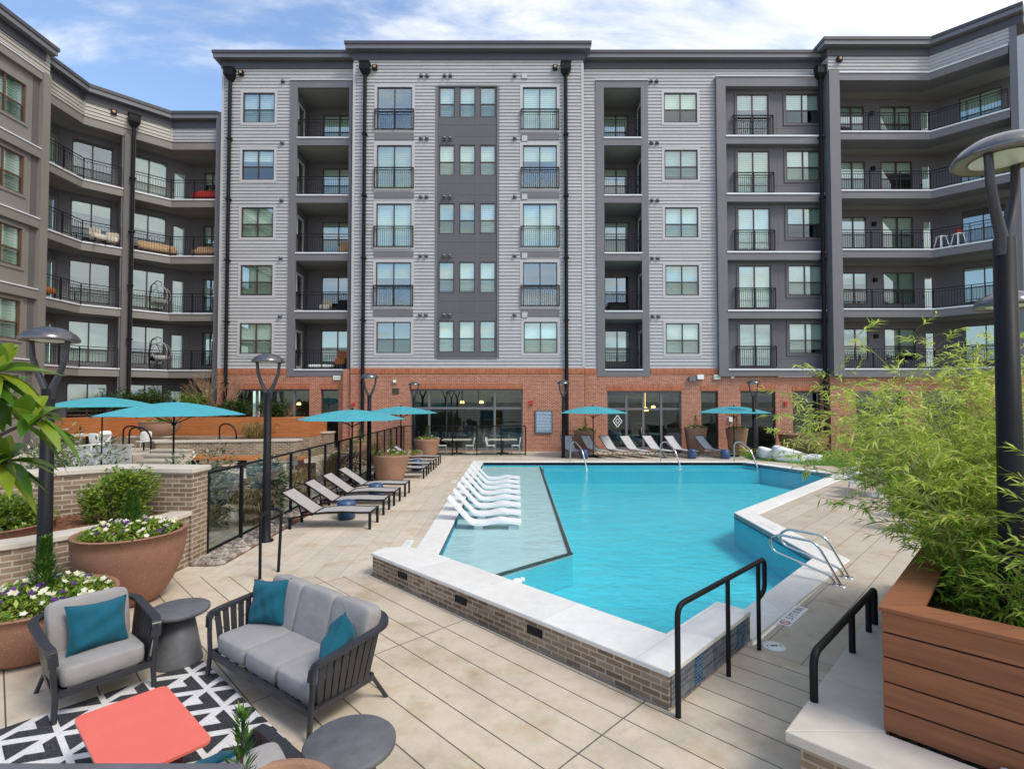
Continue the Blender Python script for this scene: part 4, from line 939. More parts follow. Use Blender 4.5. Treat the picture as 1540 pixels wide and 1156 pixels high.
ll = [(-4.05,11.78,0,0,'dark lounger nearest the handrail, first in the row by the glass fence'),
      (-4.1,13.15,0,.02,'second dark lounger from the handrail in the row by the glass fence'),
      (-4.08,14.3,0,-.02,'third dark lounger from the handrail in the row by the glass fence'),
      (-4.06,15.55,0,.01,'fourth dark lounger from the handrail, just before the terracotta planter'),
      (-4.1,19.0,0,.0,'first dark lounger just beyond the terracotta planter by the pool'),
      (-4.12,20.2,0,.02,'second dark lounger beyond the terracotta planter'),
      (-4.1,21.4,0,-.01,'third dark lounger beyond the terracotta planter'),
      (-4.1,22.7,0,.01,'dark lounger farthest from the handrail, beside the small flower bowl')]
copies(lo, ll)
def make_stool(): 
    m = MB(); m.lathe([(0,0),(.16,0),(.20,.02),(.22,.22),(.20,.42),(.16,.44),(0,.44)], 20); return tag(m.build('side_stool','blue_pl'), '', 'stool', 'navy drum stools beside the loungers')
copies(make_stool(), [(-3.95,12.45,0,0,'navy drum stool between the two loungers nearest the handrail'),(-3.9,14.92,0,0,'navy drum stool between the third and fourth dark loungers'),(-3.8,20.8,0,0,'navy drum stool in the far row of dark loungers'),
    (3.45,25.0,0,0,'navy drum stool at the foot of the umbrella by the lamp post'),(8.65,25.0,0,0,'navy drum stool between the last two silver loungers'),(10.2,24.9,0,0,'navy drum stool beside the far right pool rail')])
# silver loungers on the far side
def make_lounger2():
    r = thing('sling_lounger', '', 'sun lounger', (0,0,0), 0, 'silver sling loungers along the brick wall')
    prof = [(-.98,.98),(-.68,.68),(-.36,.40),(-.2,.36),(.2,.36),(.6,.34),(.92,.34)]
    m = MB()
    for (x0,z0),(x1,z1) in zip(prof, prof[1:]): m.add([(x0,-.28,z0),(x1,-.28,z1),(x1,.28,z1),(x0,.28,z0),(x0,-.28,z0-.015),(x1,-.28,z1-.015),(x1,.28,z1-.015),(x0,.28,z0-.015)], [(0,1,2,3),(7,6,5,4),(0,4,5,1),(2,6,7,3)])
    m.build('sling', 'sling_d', r); m = MB()
    for y in (-.31,.31):
        m.tube([(x,y,z) for x, z in prof], .02, 6); m.tube([(-.75,y,0),(-.6,y,.2),(-.2,y,.28),(.4,y,.26),(.62,y,.1),(.7,y,0)], .016, 6)
    for x, z in (prof[0], prof[-1]): m.tube([(x,-.31,z),(x,.31,z)], .018, 6)
    m.build('frame', 'dkgrey', r); return r
xs2 = [2.95,4.2,5.15,6.2,7.35,8.45,10.0]
lb = ['silver lounger standing alone between the lamp post and the far umbrella','silver lounger just right of the far umbrella pole','silver lounger under the diamond window emblem','silver lounger in front of the lounge doors with the pool rail before it',
      'silver lounger in front of the right pane of the lounge doors','silver lounger in front of the tall tan planter','silver lounger at the right end of the row by the brick wall']
copies(make_lounger2(), [(x,25.75+.06*math.sin(i*2),0,R(-62 if i else -80),lb[i]) for i, x in enumerate(xs2)])
# in-pool loungers
def make_chaise():
    prof = [(-.82,.56),(-.64,.37),(-.44,.15),(-.29,.0),(-.14,-.035),(.06,-.03),(.25,.01),(.42,.035),(.6,.01),(.9,-.02)]
    # smooth profile
    P = []
    for i in range(len(prof)-1):
        p0, p1, p2, p3 = prof[max(i-1,0)], prof[i], prof[i+1], prof[min(i+2,len(prof)-1)]
        for j in range(4):
            t = j/4; P.append(tuple(.5*((2*p1[k])+(-p0[k]+p2[k])*t+(2*p0[k]-5*p1[k]+4*p2[k]-p3[k])*t*t+(-p0[k]+3*p1[k]-3*p2[k]+p3[k])*t**3) for k in (0,1)))
    P.append(prof[-1]); m = MB()
    for (x0,z0),(x1,z1) in zip(P, P[1:]):
        m.add([(x0,-.22,z0),(x1,-.22,z1),(x1,.22,z1),(x0,.22,z0),(x0,-.22,z0-.055),(x1,-.22,z1-.055),(x1,.22,z1-.055),(x0,.22,z0-.055)], [(0,1,2,3),(7,6,5,4),(0,4,5,1),(2,6,7,3)])
    (x0,z0),(x1,z1) = P[0], P[-1]; m.quad((x0,.22,z0),(x0,.22,z0-.055),(x0,-.22,z0-.055),(x0,-.22,z0)); m.quad((x1,-.22,z1),(x1,-.22,z1-.055),(x1,.22,z1-.055),(x1,.22,z1))
    for x0_, x1_ in ((-.2,-.0),(.6,.8)): m.box(x0_, x1_, -.16, .16, -.19, -.09)
    return tag(m.build('pool_chaise', 'white_pl'), '', 'pool lounger', 'white in-water loungers on the shallow shelf')
nm = ['nearest the raised brick ledge','second from the raised brick ledge','third from the raised brick ledge','fourth from the raised brick ledge','fifth from the raised brick ledge','sixth from the raised brick ledge','seventh from the raised brick ledge','farthest from the raised brick ledge']
copies(make_chaise(), [(-.68+.01*i,12.35+.98*i,0,R(random.uniform(-1.5,1.5)),'white moulded lounger standing in the shallow water, '+nm[i]) for i in range(8)])

# ------------------------------------------------------------------ rails
def bar(name, label, pts, r, mat, posts=(), cat='handrail', rd=.12, flange=False):
    o = thing(name, label, cat, tuple(Vector(pts[0])))
    org = Vector(pts[0]); q = [Vector(p)-org for p in pts]
    m = MB(); m.tube(rounded(q, rd), r, 10); m.build('rail', mat, o)
    for a, b_ in posts: m = MB(); m.tube([Vector(a)-org, Vector(b_)-org], r*.95, 8); m.build('post', mat, o)
    if flange:
        for p in (q[0], q[-1]): m = MB(); m.lathe([(0,.012),(.05,.012),(.06,0)], 14, tuple(p+Vector((0,0,.002 if p.z > -.01 else .002)))); m.build('flange', mat, o)
    return o
bar('handrail', 'black handrail at the tiled end of the raised pool ledge', [(1.49,4.73,0),(1.49,4.73,.99),(2.81,5.98,.99),(2.95,6.12,.99),(2.95,6.12,.62),(2.81,5.98,.58)], .026, 'black', [((2.23,5.42,0),(2.23,5.42,.985)),((2.81,5.98,0),(2.81,5.98,.985))])
bar('handrail', 'low black handrail fixed along the limestone bench edge', [(2.36,4.12,.42),(2.36,4.12,.86),(3.70,5.40,.86),(3.80,5.50,.86),(3.80,5.50,.5)], .03, 'black', [((3.17,4.90,.45),(3.17,4.90,.855)),((3.62,5.33,.45),(3.62,5.33,.855))])
bar('handrail', 'short black hoop handrail at the start of the left deck', [(-3.99,8.29,0),(-3.99,8.29,1.0),(-4.02,8.75,1.02),(-3.86,8.75,1.0),(-3.86,8.65,0)], .024, 'black', rd=.08)
for k, lb in ((0,'near stainless steel grab rail at the right pool edge'),(1,'far stainless steel grab rail at the right pool edge')):
    o = Vector((5.02+.36*k, 7.98+.36*k, 0)); d = Vector((-s45, s45, 0)); 
    pts = [o, o+d*.28+Vector((0,0,.50)), o+d*.38+Vector((0,0,.60)), o+d*.90+Vector((0,0,.62)), o+d*1.05+Vector((0,0,.50)), o+d*.98+Vector((0,0,.33)), o+d*.45+Vector((0,0,.20)), o+d*.14+Vector((0,0,.12)), o+d*.08]
    bar('grab_rail', lb, [p+Vector((0,0,.005)) for p in pts], .02, 'steel', cat='grab rail', rd=.2, flange=True)['group'] = 'pair of stainless steel grab rails'
for x, lb in ((2.65,'left stainless pool rail at the far coping, by the shallow shelf'),(6.75,'middle stainless pool rail at the far coping, in front of the silver loungers'),(10.1,'right stainless pool rail at the far coping, near the lawn corner')):
    bar('pool_rail', lb, [(x,23.65,0),(x,23.65,.86),(x+.2,23.5,.95),(x+.45,23.0,.62),(x+.62,22.6,-.3)], .032, 'steel', cat='pool rail', rd=.25)['group'] = 'stainless rails at the pool steps'

# ------------------------------------------------------------------ glass fences
def fence(label, pts, wx=None):
    o = thing('glass_fence', label, 'fence', (*pts[0], 0)); org = Vector((*pts[0],0))
    P = [Vector((*p,0))-org for p in pts]
    for p, q in zip(P, P[1:]):
        m = MB(); m.beam(p+Vector((0,0,1.5)), q+Vector((0,0,1.5)), .05, .04); m.build('top_rail', 'black', o)
        m = MB(); m.beam(p+Vector((0,0,.08)), q+Vector((0,0,.08)), .04, .04); m.build('bottom_rail', 'black', o)
        L = (q-p).length; k = max(1, round(L/1.2)); d = (q-p)/k
        for i in range(k+1):
            a = p+d*i; m = MB(); m.box(a.x-.028, a.x+.028, a.y-.028, a.y+.028, .0, 1.478); m.build('post', 'black', o)
            if i < k: m = MB(); a0, a1 = a+d*.03, a+d*.97; m.quad(a0+Vector((0,0,.1)), a1+Vector((0,0,.1)), a1+Vector((0,0,1.47)), a0+Vector((0,0,1.47))); m.build('glass_panel', 'fglass', o)
    return o
fence('long glass fence with black posts beside the dark loungers', [(-5.55,9.5),(-5.55,26.2)])
fence('glass fence with black posts in front of the lounge window', [(-5.45,26.2),(.68,26.2)])
# river rocks along the fence
m = MB(); ico = [(0,0,1),(.9,0,.3),(.28,.85,.3),(-.72,.53,.3),(-.72,-.53,.3),(.28,-.85,.3),(.72,.53,-.4),(-.28,.85,-.4),(-.9,0,-.4),(-.28,-.85,-.4),(.72,-.53,-.4)]
icf = [(0,1,2),(0,2,3),(0,3,4),(0,4,5),(0,5,1),(1,6,2),(2,7,3),(3,8,4),(4,9,5),(5,10,1),(2,6,7),(3,7,8),(4,8,9),(5,9,10),(1,10,6)]
for i in range(2300):
    y = 9.0+17*(random.random()**1.9); x = random.uniform(-5.5,-5.02 if y < 12 else -5.15); r_ = random.uniform(.03,.085); a = random.uniform(0,6.28); cs, sn = math.cos(a), math.sin(a); e_ = random.uniform(.6,1)
    m.add([(x+(vx*cs-vy*sn*e_)*r_*1.2, y+(vx*sn+vy*cs*e_)*r_*1.2, .012+(vz+.4)*r_*.6) for vx, vy, vz in ico], icf, True)
o = m.build('river_rocks', 'rock'); o['kind'] = 'stuff'; tag(o, 'rounded brown river stones along the foot of the glass fence', 'stones')

# ------------------------------------------------------------------ lounge seating on the near terrace
def make_seat(name, label, cat, W, nseat, D=.80):
    r = thing(name, label, cat)
    hw = W/2
    # lower frame
    m = MB()
    z = .24
    for p, q in (((-hw+.05,-D/2,z),(hw-.05,-D/2,z)),((-hw+.1,D/2-.12,z),(hw-.1,D/2-.12,z)),((-hw+.05,-D/2,z),(-hw+.1,D/2-.12,z)),((hw-.05,-D/2,z),(hw-.1,D/2-.12,z))): m.beam(p, q, .045, .05)
    for i in range(int(W/.18)): x = -hw+.12+i*(W-.24)/max(1,int(W/.18)-1); m.beam((x,-D/2+.02,z),(x,D/2-.12,z),.06,.015)
    m.build('frame', 'dkgrey', r)
    for sx in (-1, 1):
        m = MB(); m.tube([(sx*(hw-.03),-D/2,.62),(sx*(hw-.03),-D/2,.42),(sx*(hw-.05),-D/2,.24),(sx*(hw-.04),-D/2-.02,0)], .024, 8); m.build('leg', 'dkgrey', r)
        m = MB(); m.tube([(sx*(hw-.1),D/2-.12,.24),(sx*(hw-.06),D/2+.02,0)], .02, 8); m.build('leg', 'dkgrey', r)
    # arm rail wrapping round the back
    top = rounded([(-hw+.03,-D/2-.01,.50),(-hw+.02,-D/2,.635),(-hw-.0,-D/2+.12,.65),(-hw+.0,D/2-.05,.72),(-hw+.16,D/2+.06,.74),(hw-.16,D/2+.06,.74),(hw-.0,D/2-.05,.72),(hw+.0,-D/2+.12,.65),(hw-.02,-D/2,.635),(hw-.03,-D/2-.01,.50)], .14, 6)
    m = MB()
    for a, b_ in zip(top, top[1:]): m.beam(a, b_, .075, .032)
    m.build('arm_rail', 'dkgrey', r)
    m = MB()
    for sx in (-1, 1):
        for i in range(8):
            t = (i+.6)/8.2; y = -D/2+.03+t*(D-.12); m.beam((sx*(hw-.01),y,.645+.075*t),(sx*(hw-.075),-D/2+.06+t*(D-.24),.25), .058, .012, up=(1,0,0))
    nb = int(W/.13)
    for i in range(nb):
        x = -hw+.2+(W-.4)*i/(nb-1); m.beam((x,D/2+.06,.735),(x*.97,D/2-.12,.25), .055, .012, up=(0,1,0))
    m.build('slats', 'dkgrey', r)
    cw = (W-.20)/nseat
    for i in range(nseat):
        x = -hw+.10+cw*(i+.5); m = MB(); m.cushion((x,-.06,.345),(cw*1.03,D-.16,.19),e=.26,n=28,m=12); m.build('seat_cushion','cushion',r)
        so = r.children[-1] if False else [c_ for c_ in COL.objects if c_.parent is r][-1]; pm = MB()
        for zz_ in (.385, .30): pm.tube([Vector((x+cw*.515*math.copysign(abs(math.cos(a))**.26, math.cos(a))*.965, -.06+(D-.16)/2*math.copysign(abs(math.sin(a))**.26, math.sin(a))*.965, zz_+.025)) for a in [k*2*PI/64 for k in range(65)]], .005, 5, caps=False)
        pm.build('piping', 'cushion', so)
        m = MB(); m.cushion((x,D/2-.135,.62),(cw*1.03,.19,.52),rot=Matrix.Rotation(R(-14),3,'X'),e=.26,n=28,m=12); m.build('back_cushion','cushion',r)
    return r
sofa = make_seat('sofa', 'three-seat grey sofa with black slatted arms beside the patterned rug', 'sofa', 1.86, 3)
c0 = Vector((-2.40,4.88)); fd = Vector((-1.04,-1.45)).normalized(); cc = c0-fd*.42
sofa.location = (cc.x, cc.y, 0); ang_s = math.atan2(-1.04, 1.45); sofa.rotation_euler = (0,0,ang_s)
ch = make_seat('armchair', 'grey armchair with black slatted arms between the flower bowl and concrete side table', 'armchair', .84, 1, .76)
cf = Vector((-3.77,4.91)); fd2 = Vector((.59,-.46)).normalized(); cc2 = cf-fd2*.40
ch.location = (cc2.x, cc2.y, 0); ang_c = math.atan2(.59, .46); ch.rotation_euler = (0,0,ang_c)
c3 = copy_tree(ch); c3['label'] = 'grey armchair cut off at the bottom edge, behind the small thin evergreen'
c3.location = (-1.75, 3.02, 0); c3.rotation_euler = (0,0,R(225))
for o in (ch, c3): o['group'] = 'grey slatted armchairs'
def make_pillow():
    m = MB(); n = 18; q = random.Random(4)
    for sg in (1, -1):
        vs = []
        for i in range(n+1):
            for j in range(n+1):
                u, v = -1+2*i/n, -1+2*j/n
                x = .24*u*(1-.13*(1-v*v)); y = .24*v*(1-.13*(1-u*u)); h = ((1-u**4)*(1-v**4))**.5*.105*(1+.12*math.sin(3*u+2*v)+.09*math.sin(7*v-4*u)+.06*math.sin(11*u+3*v))
                vs.append((x, y, sg*h))
        fs = [(i*(n+1)+j, (i+1)*(n+1)+j, (i+1)*(n+1)+j+1, i*(n+1)+j+1) for i in range(n) for j in range(n)]
        m.add(vs, fs if sg > 0 else [f[::-1] for f in fs], True)
    o = tag(m.build('throw_pillow','pillow'),'','pillow','teal throw pillows')
    e = MB(); pts = []
    for k in range(40):
        t = k/40*4; sd = int(t); f = -1+2*(t-sd); u, v = ((f,-1),(1,f),(-f,1),(-1,-f))[sd]
        pts.append((.24*u*(1-.13*(1-v*v)), .24*v*(1-.13*(1-u*u)), 0))
    e.tube(pts+[pts[0]], .006, 5); e.build('piping', 'pillow', o); return o
pl = make_pillow()
def put_pillow(o, seat, x, y, z, tilt, yaw, lb, spin=0):
    loc = Matrix.Translation(seat.location) @ Matrix.Rotation(seat.rotation_euler.z,4,'Z') @ Matrix.Translation((x,y,z)) @ Matrix.Rotation(yaw,4,'Z') @ Matrix.Rotation(tilt,4,'X') @ Matrix.Rotation(spin,4,'Z')
    o.location = loc.to_translation(); o.rotation_euler = loc.to_euler(); o['label'] = lb
put_pillow(pl, sofa, -.68, .12, .64, R(72), R(20), 'teal pillow at the left arm of the three-seat sofa', R(6))
p2 = copy_tree(pl); put_pillow(p2, sofa, .70, .0, .62, R(76), R(-62), 'teal pillow at the right arm of the three-seat sofa', R(40))
p2.scale = (.9,.9,1)
p3 = copy_tree(pl); put_pillow(p3, ch, .02, .02, .63, R(66), R(4), 'teal pillow leaning on the armchair by the flower bowl', R(-4)); p3.scale = (1.05,.95,1)
p4 = copy_tree(pl); put_pillow(p4, c3, .10, .10, .66, R(70), R(0), 'teal pillow on the cut-off armchair at the bottom edge')
def make_side_table(h, rt):
    t = thing('side_table', '', 'side table', (0,0,0), 0, 'round concrete side tables')
    m = MB(); m.lathe([(0,0),(.235,0),(.235,.02),(.14,h-.05),(0,h-.05)], 32); m.build('base', 'concrete', t)
    m = MB(); m.lathe([(0,h-.05),(rt-.02,h-.05),(rt,h-.035),(rt,h-.008),(rt-.01,h),(0,h)], 40); m.build('table_top', 'concrete', t); return t
copies(make_side_table(.58,.30), [(-3.63,5.72,0,0,'round dark concrete side table standing between armchair and sofa'),(-1.08,3.52,0,.5,'round dark concrete side table at the right front end of the sofa')])
ct = thing('coffee_table', 'coral red rectangular coffee table on a ribbed dark red base', 'coffee table', (-2.74,3.90,0), math.atan2(-.70,.80))
m = MB(); pts = []
for sx, sy, a0 in ((1,1,0),(-1,1,90),(-1,-1,180),(1,-1,270)):
    for k in range(6): a = R(a0+18*k); pts.append((sx*.48+.06*math.cos(a), sy*.245+.06*math.sin(a)))
m.prism(pts, .40, .425); m.build('table_top', 'coral', ct, bevel=.004)
m = MB(); m.box(-.36,.36,-.15,.15,.0,.40)
for i in range(15):
    x = -.36+.72*i/14; m.box(x-.014, x+.014, -.165, .165, .0, .395)
for i in range(6): y = -.14+.28*i/5; m.box(-.375,.375,y-.014,y+.014,.0,.392)
m.build('base', 'coral_d', ct)
# rug with a woven triangle pattern
rug = thing('rug', 'black and white triangle-patterned outdoor rug under the coral table', 'rug', (-3.36,5.72,.006), R(-41.5))
RW, RH = 3.3, 2.6
m = MB(); m.box(0, RW, -RH, 0, 0, .008); m.build('rug_ground', 'rug_w', rug)
m = MB(); a, hh = .44, .36; zt = .0105
def clip(poly):
    for ax, lim, sg in ((0,0,1),(0,RW,-1),(1,-RH,1),(1,0,-1)):
        out = []
        for i, p in enumerate(poly):
            q = poly[(i+1)%len(poly)]; dp, dq = (p[ax]-lim)*sg, (q[ax]-lim)*sg
            if dp >= 0: out.append(p)
            if dp*dq < 0: t = dp/(dp-dq); out.append(tuple(p[k]+(q[k]-p[k])*t for k in (0,1)))
        poly = out
        if len(poly) < 3: return []
    return poly
for j in range(9):
    y0 = -RH+j*hh-.1
    for i in range(-1, 10):
        x0 = i*a+(j%2)*a/2
        P = lambda u, v: (x0+u*a, y0+v*hh)
        for poly in ([P(.2,.1),P(.8,.1),P(.5,.7)], [P(.58,.97),P(1.42,.97),P(1.30,.72),P(.70,.72)], [P(1.30,.72),P(1.02,.72),P(.86,.40),P(.985,.10)]):
            q = clip(poly)
            if len(q) >= 3: m.add([(x,y,zt) for x, y in q], [tuple(range(len(q)))])
m.build('triangle_pattern', 'rug_b', rug)

# ------------------------------------------------------------------ bowls, flowers, small evergreens
def bowl_prof(rr, h, rb, t=.06):
    P = []
    for i in range(9):
        u = i/8; P.append((rb+(rr-rb)*math.sin(u*PI/2)**.9, h*u**1.25))
    P = [(0,0)]+P; P += [(rr+.005,h),(rr-.01,h+.012),(rr-t,h+.01),(rr-t-.01,h-.10),(0,h-.10)]; return P
def make_bowl(name, label, x, y, rr, h, rb, mat='terra', group='round terracotta bowls', prof=None, n=48, z=0):
    m = MB(); m.lathe(prof or bowl_prof(rr, h, rb), n); o = m.build(name, mat); o.location = (x, y, z); return tag(o, label, 'planter', group)
def flowers(name, label, x, y, z, rad, n=260, seed=1, cat='flowers'):
    q = random.Random(seed); t = thing(name, label, cat, (x,y,z), 0, 'flower fills of the planters')
    lf, fp, fw = MB(), MB(), MB()
    for i in range(n):
        r_ = rad*math.sqrt(q.random()); a = q.uniform(0,6.283); p = Vector((r_*math.cos(a), r_*math.sin(a), -.06+.12*(1-(r_/rad)**2)+q.uniform(0,.05)))
        for k in range(9):
            lf.leaf(p+Vector((q.uniform(-.05,.05),q.uniform(-.05,.05),0)), Vector((q.uniform(-1,1),q.uniform(-1,1),q.uniform(.1,.9))), q.uniform(.06,.12), q.uniform(.025,.045))
        if q.random() < .27:
            b_ = fw if q.random() < .6 else fp; c = p+Vector((q.uniform(-.03,.03),q.uniform(-.03,.03),.075)); up = Vector((q.uniform(-.6,.6),q.uniform(-.9,.2),.8)).normalized()
            s1 = up.orthogonal().normalized(); s2 = up.cross(s1)
            for k in range(5): an = k*1.2566; d = s1*math.cos(an)+s2*math.sin(an); b_.leaf(c, d+up*.15, .038, .036, up, 0)
    lf.build('foliage', 'bush', t); fp.build('purple_flowers', 'fl_p', t)['kind'] = 'stuff'; fw.build('cream_flowers', 'fl_w', t)['kind'] = 'stuff'; return t
def conifer(name, label, x, y, z, h, r0, n=900, seed=2, mat='conifer', cat='evergreen'):
    q = random.Random(seed); t = thing(name, label, cat, (x,y,z), 0, 'dwarf evergreens in the planters'); m = MB(); s_ = MB()
    s_.tube([(0,0,-.08),(0,0,h*.9)], [.014,.003], 5)
    for i in range(n):
        u = q.random()**1.1; rr = r0*(1-u)**.8*math.sqrt(q.random())*(1+.25*math.sin(u*23)); a = q.uniform(0,6.283)
        p = Vector((rr*math.cos(a), rr*math.sin(a), h*u)); d = Vector((math.cos(a)*.7+q.uniform(-.3,.3), math.sin(a)*.7+q.uniform(-.3,.3), .9+q.uniform(-.3,.3)))
        m.leaf(p, d, q.uniform(.05,.10), q.uniform(.012,.022), None, 0)
    s_.build('stem', 'bark', t); m.build('foliage', mat, t); return t
# three big bowls at the near left
make_bowl('bowl_planter','large brown bowl planter with pansies in front of the mulch bed',-5.40,7.41,.68,.98,.30)
flowers('pansies','purple and cream pansies in the large bowl by the mulch bed',-5.40,7.41,.98,.60,260,1); conifer('dwarf_evergreen','small light green evergreen standing in the large bowl by the mulch bed',-5.46,7.5,.98,.55,.18,1000,3)
make_bowl('bowl_planter','brown bowl planter cut off by the left edge, left of the lamp post',-7.62,7.67,.70,1.0,.32)
flowers('pansies','flowers in the bowl cut off by the left edge',-7.62,7.67,1.0,.6,200,5); conifer('dwarf_evergreen','low evergreen in the bowl cut off by the left edge',-7.6,7.6,1.0,.32,.3,700,6)
make_bowl('bowl_planter','low brown bowl planter full of pansies behind the single armchair',-5.42,5.95,.78,.60,.40)
flowers('pansies','dense pansies filling the low bowl behind the armchair',-5.42,5.95,.60,.70,380,7); conifer('dwarf_evergreen','bushy evergreen in the low bowl behind the armchair',-5.35,6.0,.62,.62,.17,1100,8)
make_bowl('bowl_planter','pinkish speckled bowl rim at the bottom edge below the sofa',-1.20,2.62,.34,.84,.18,'terra_l')
conifer('thin_evergreen','thin wispy evergreen sprig in front of the cut-off armchair',-1.41,2.76,.82,.38,.045,150,9,'conifer')
# tapered pots round the pool
def pot_prof(rr, h, rb): return [(0,0),(rb,0),(rb+.02,.03),(rb+(rr-rb)*.55,h*.5),(rr,h*.93),(rr+.02,h),(rr-.05,h+.005),(rr-.07,h-.08),(0,h-.08)]
pots = [(-4.25,18.25,.66,.92,.42,'tan round planter between the two rows of dark loungers','terra_l',1),(-4.15,25.3,.64,.92,.42,'tan round planter in front of the glass by the lounge window','terra_l',1),(-4.55,24.2,.42,.36,.3,'small low flower bowl beside the last dark lounger','terra_l',0),
        (-6.6,22.5,.6,.95,.42,'tan planter behind the glass fence near the second lamp post','terra_l',1),(-6.3,19.6,.5,.8,.36,'tan planter with white flowers behind the glass fence','terra_l',0),
        (3.9,27.7,.62,1.2,.42,'tan planter against the brick wall behind the far umbrella','terra_l',1),(9.75,27.6,.58,1.35,.40,'tall tan planter between the lounge doors and the narrow door','terra_l',1),(11.85,27.4,.55,1.3,.38,'tall tan planter behind the umbrella at the lawn','terra_l',1),
        (14.9,26.6,1.15,1.05,.6,'wide brown bowl planter on the lawn behind the white pod chairs','terra',0),(19.3,26.6,1.15,1.0,.6,'wide brown bowl planter on the lawn behind the bamboo','terra',0)]
for i, (x, y, rr, h, rb, lbl, mt, cn) in enumerate(pots):
    make_bowl('tapered_planter', lbl, x, y, rr, h, rb, mt, 'planters round the pool', pot_prof(rr,h,rb) if mt == 'terra_l' and rr > .45 else None, 36)
    flowers('planter_flowers', 'flowers in the '+lbl.split(' between')[0].split(' in front')[0].split(' beside')[0].split(' behind')[0].split(' against')[0].split(' on')[0]+lbl[len(lbl.split(' between')[0].split(' in front')[0].split(' beside')[0].split(' behind')[0].split(' against')[0].split(' on')[0]):], x, y, h, rr*.9, 70, 20+i)
    if cn: conifer('dwarf_evergreen', 'pointed evergreen in the '+lbl, x, y, h, .6, .2, 300, 40+i)

# ------------------------------------------------------------------ plants
def shrub(name, label, x, y, z, rx, ry, rz_, n, mat='bush', seed=1, leaf=.07, lw_=.03, cat='shrub', group=None, dens=2.0):
    q = random.Random(seed); t = thing(name, label, cat, (x,y,z), 0, group); m = MB(); s_ = MB()
    cl = [(q.uniform(-.55,.55), q.uniform(-.55,.55), q.uniform(.2,.8), q.uniform(.3,.55)) for _ in range(14)]
    for i in range(9):
        a = q.uniform(0,6.28); s_.tube([(0,0,-.05),(math.cos(a)*rx*.3,math.sin(a)*ry*.3,rz_*.4),(math.cos(a)*rx*.7,math.sin(a)*ry*.7,rz_*q.uniform(.6,.95))], [.012,.009,.004], 4)
    for i in range(n):
        c = cl[i % 14]; v = Vector((q.gauss(0,1), q.gauss(0,1), q.gauss(0,1))); v.normalize(); v *= c[3]*q.random()**.4
        p = Vector(((c[0]+v.x)*rx, (c[1]+v.y)*ry, max(.01, (c[2]+v.z*.8)*rz_)))
        d = Vector((p.x/rx+q.uniform(-.6,.6), p.y/ry+q.uniform(-.6,.6), .5+q.uniform(-.6,.6)))
        m.leaf(p, d, leaf*q.uniform(.7,1.25), lw_*q.uniform(.8,1.2), Vector((q.uniform(-.5,.5),q.uniform(-.5,.5),1)))
    s_.build('stems', 'bark', t); m.build('foliage', mat, t); return t
def twiggy(name, label, x, y, z, h, spread, n, seed, mat='twig', r0=.014, cat='bare shrub'):
    q = random.Random(seed); m = MB()
    def grow(p, d, l, r_, dep):
        e = p+d*l; mid = p+d*l*.5+Vector((q.uniform(-.03,.03),q.uniform(-.03,.03),0)); m.tube([p,mid,e],[r_,r_*.85,r_*.65],4)
        if dep > 0:
            for _ in range(q.choice((2,3))):
                nd = (d+Vector((q.uniform(-.6,.6),q.uniform(-.6,.6),q.uniform(-.1,.5)))).normalized(); grow(e, nd, l*q.uniform(.55,.8), r_*.6, dep-1)
    for i in range(n):
        a = q.uniform(0,6.28); d = Vector((math.cos(a)*spread,math.sin(a)*spread,1)).normalized(); grow(Vector((q.uniform(-.1,.1),q.uniform(-.1,.1),0)), d, h*.4, r0, 3)
    o = m.build(name, mat); o.location = (x,y,z); return tag(o, label, cat)
def grass_tuft(name, label, x, y, z, h, r_, n, seed, mat='straw', cat='ornamental grass', group=None):
    q = random.Random(seed); m = MB()
    for i in range(n):
        a = q.uniform(0,6.28); p = Vector((q.uniform(-.3,.3)*r_, q.uniform(-.3,.3)*r_, 0)); out = Vector((math.cos(a),math.sin(a),0)); l = h*q.uniform(.6,1.1); k = q.uniform(.2,1.0)*r_; w_ = .012
        side = Vector((-out.y,out.x,0))*w_/2; pts = [p, p+out*k*.35+Vector((0,0,l*.6)), p+out*k*.8+Vector((0,0,l*.9)), p+out*k*1.2+Vector((0,0,l*.8*q.uniform(.6,1.1)))]
        vs = [v for c in pts[:-1] for v in (c-side, c+side)]+[pts[-1]]; m.add(vs, [(0,1,3,2),(2,3,5,4),(4,5,6)], True)
    o = m.build(name, mat); o.location = (x,y,z); return tag(o, label, cat, group)

# near-left brick wall, mulch bed and its bushes
gw_ = thing('garden_wall', 'tan brick garden wall with limestone cap ending at the glass fence', 'garden wall', (-5.6,9.0,0))
FW = [(-16,.2),(-8.2,8.15),(-7.05,9.05),(-5.5,8.95),(-5.5,9.42),(-7.2,9.55),(-8.5,8.55),(-16.4,.6)]
L_ = lambda pts: [(x+5.6, y-9.0) for x, y in pts]
m = MB(); m.prism(L_(FW), 0, 1.58); m.build('brick_wall', 'brick_t2', gw_)
m = MB(); m.prism(inset(L_(FW), -.04), 1.58, 1.66); m.build('wall_cap', 'cap', gw_, bevel=.008)
bw_ = thing('bed_wall', 'low tan brick wall with limestone cap around the mulch bed behind the big bowls', 'low wall', (-6,7.5,0))
L2 = lambda pts: [(x+6, y-7.5) for x, y in pts]
BWp = [(-5.52,8.93),(-5.52,8.55),(-6.6,7.0),(-9.5,4.6),(-9.7,4.9),(-6.85,7.25),(-5.85,8.7),(-5.82,8.93)]
m = MB(); m.prism(L2(BWp), 0, .86); m.build('brick_wall', 'brick_t2', bw_)
m = MB(); m.prism(inset(L2(BWp), -.03), .86, .93); m.build('wall_cap', 'cap', bw_, bevel=.006)
m = MB(); m.prism([(-5.83,8.9),(-5.87,8.72),(-6.87,7.27),(-9.7,5.0),(-11,6),(-8.15,8.2),(-7.05,9.03)], None, .88)
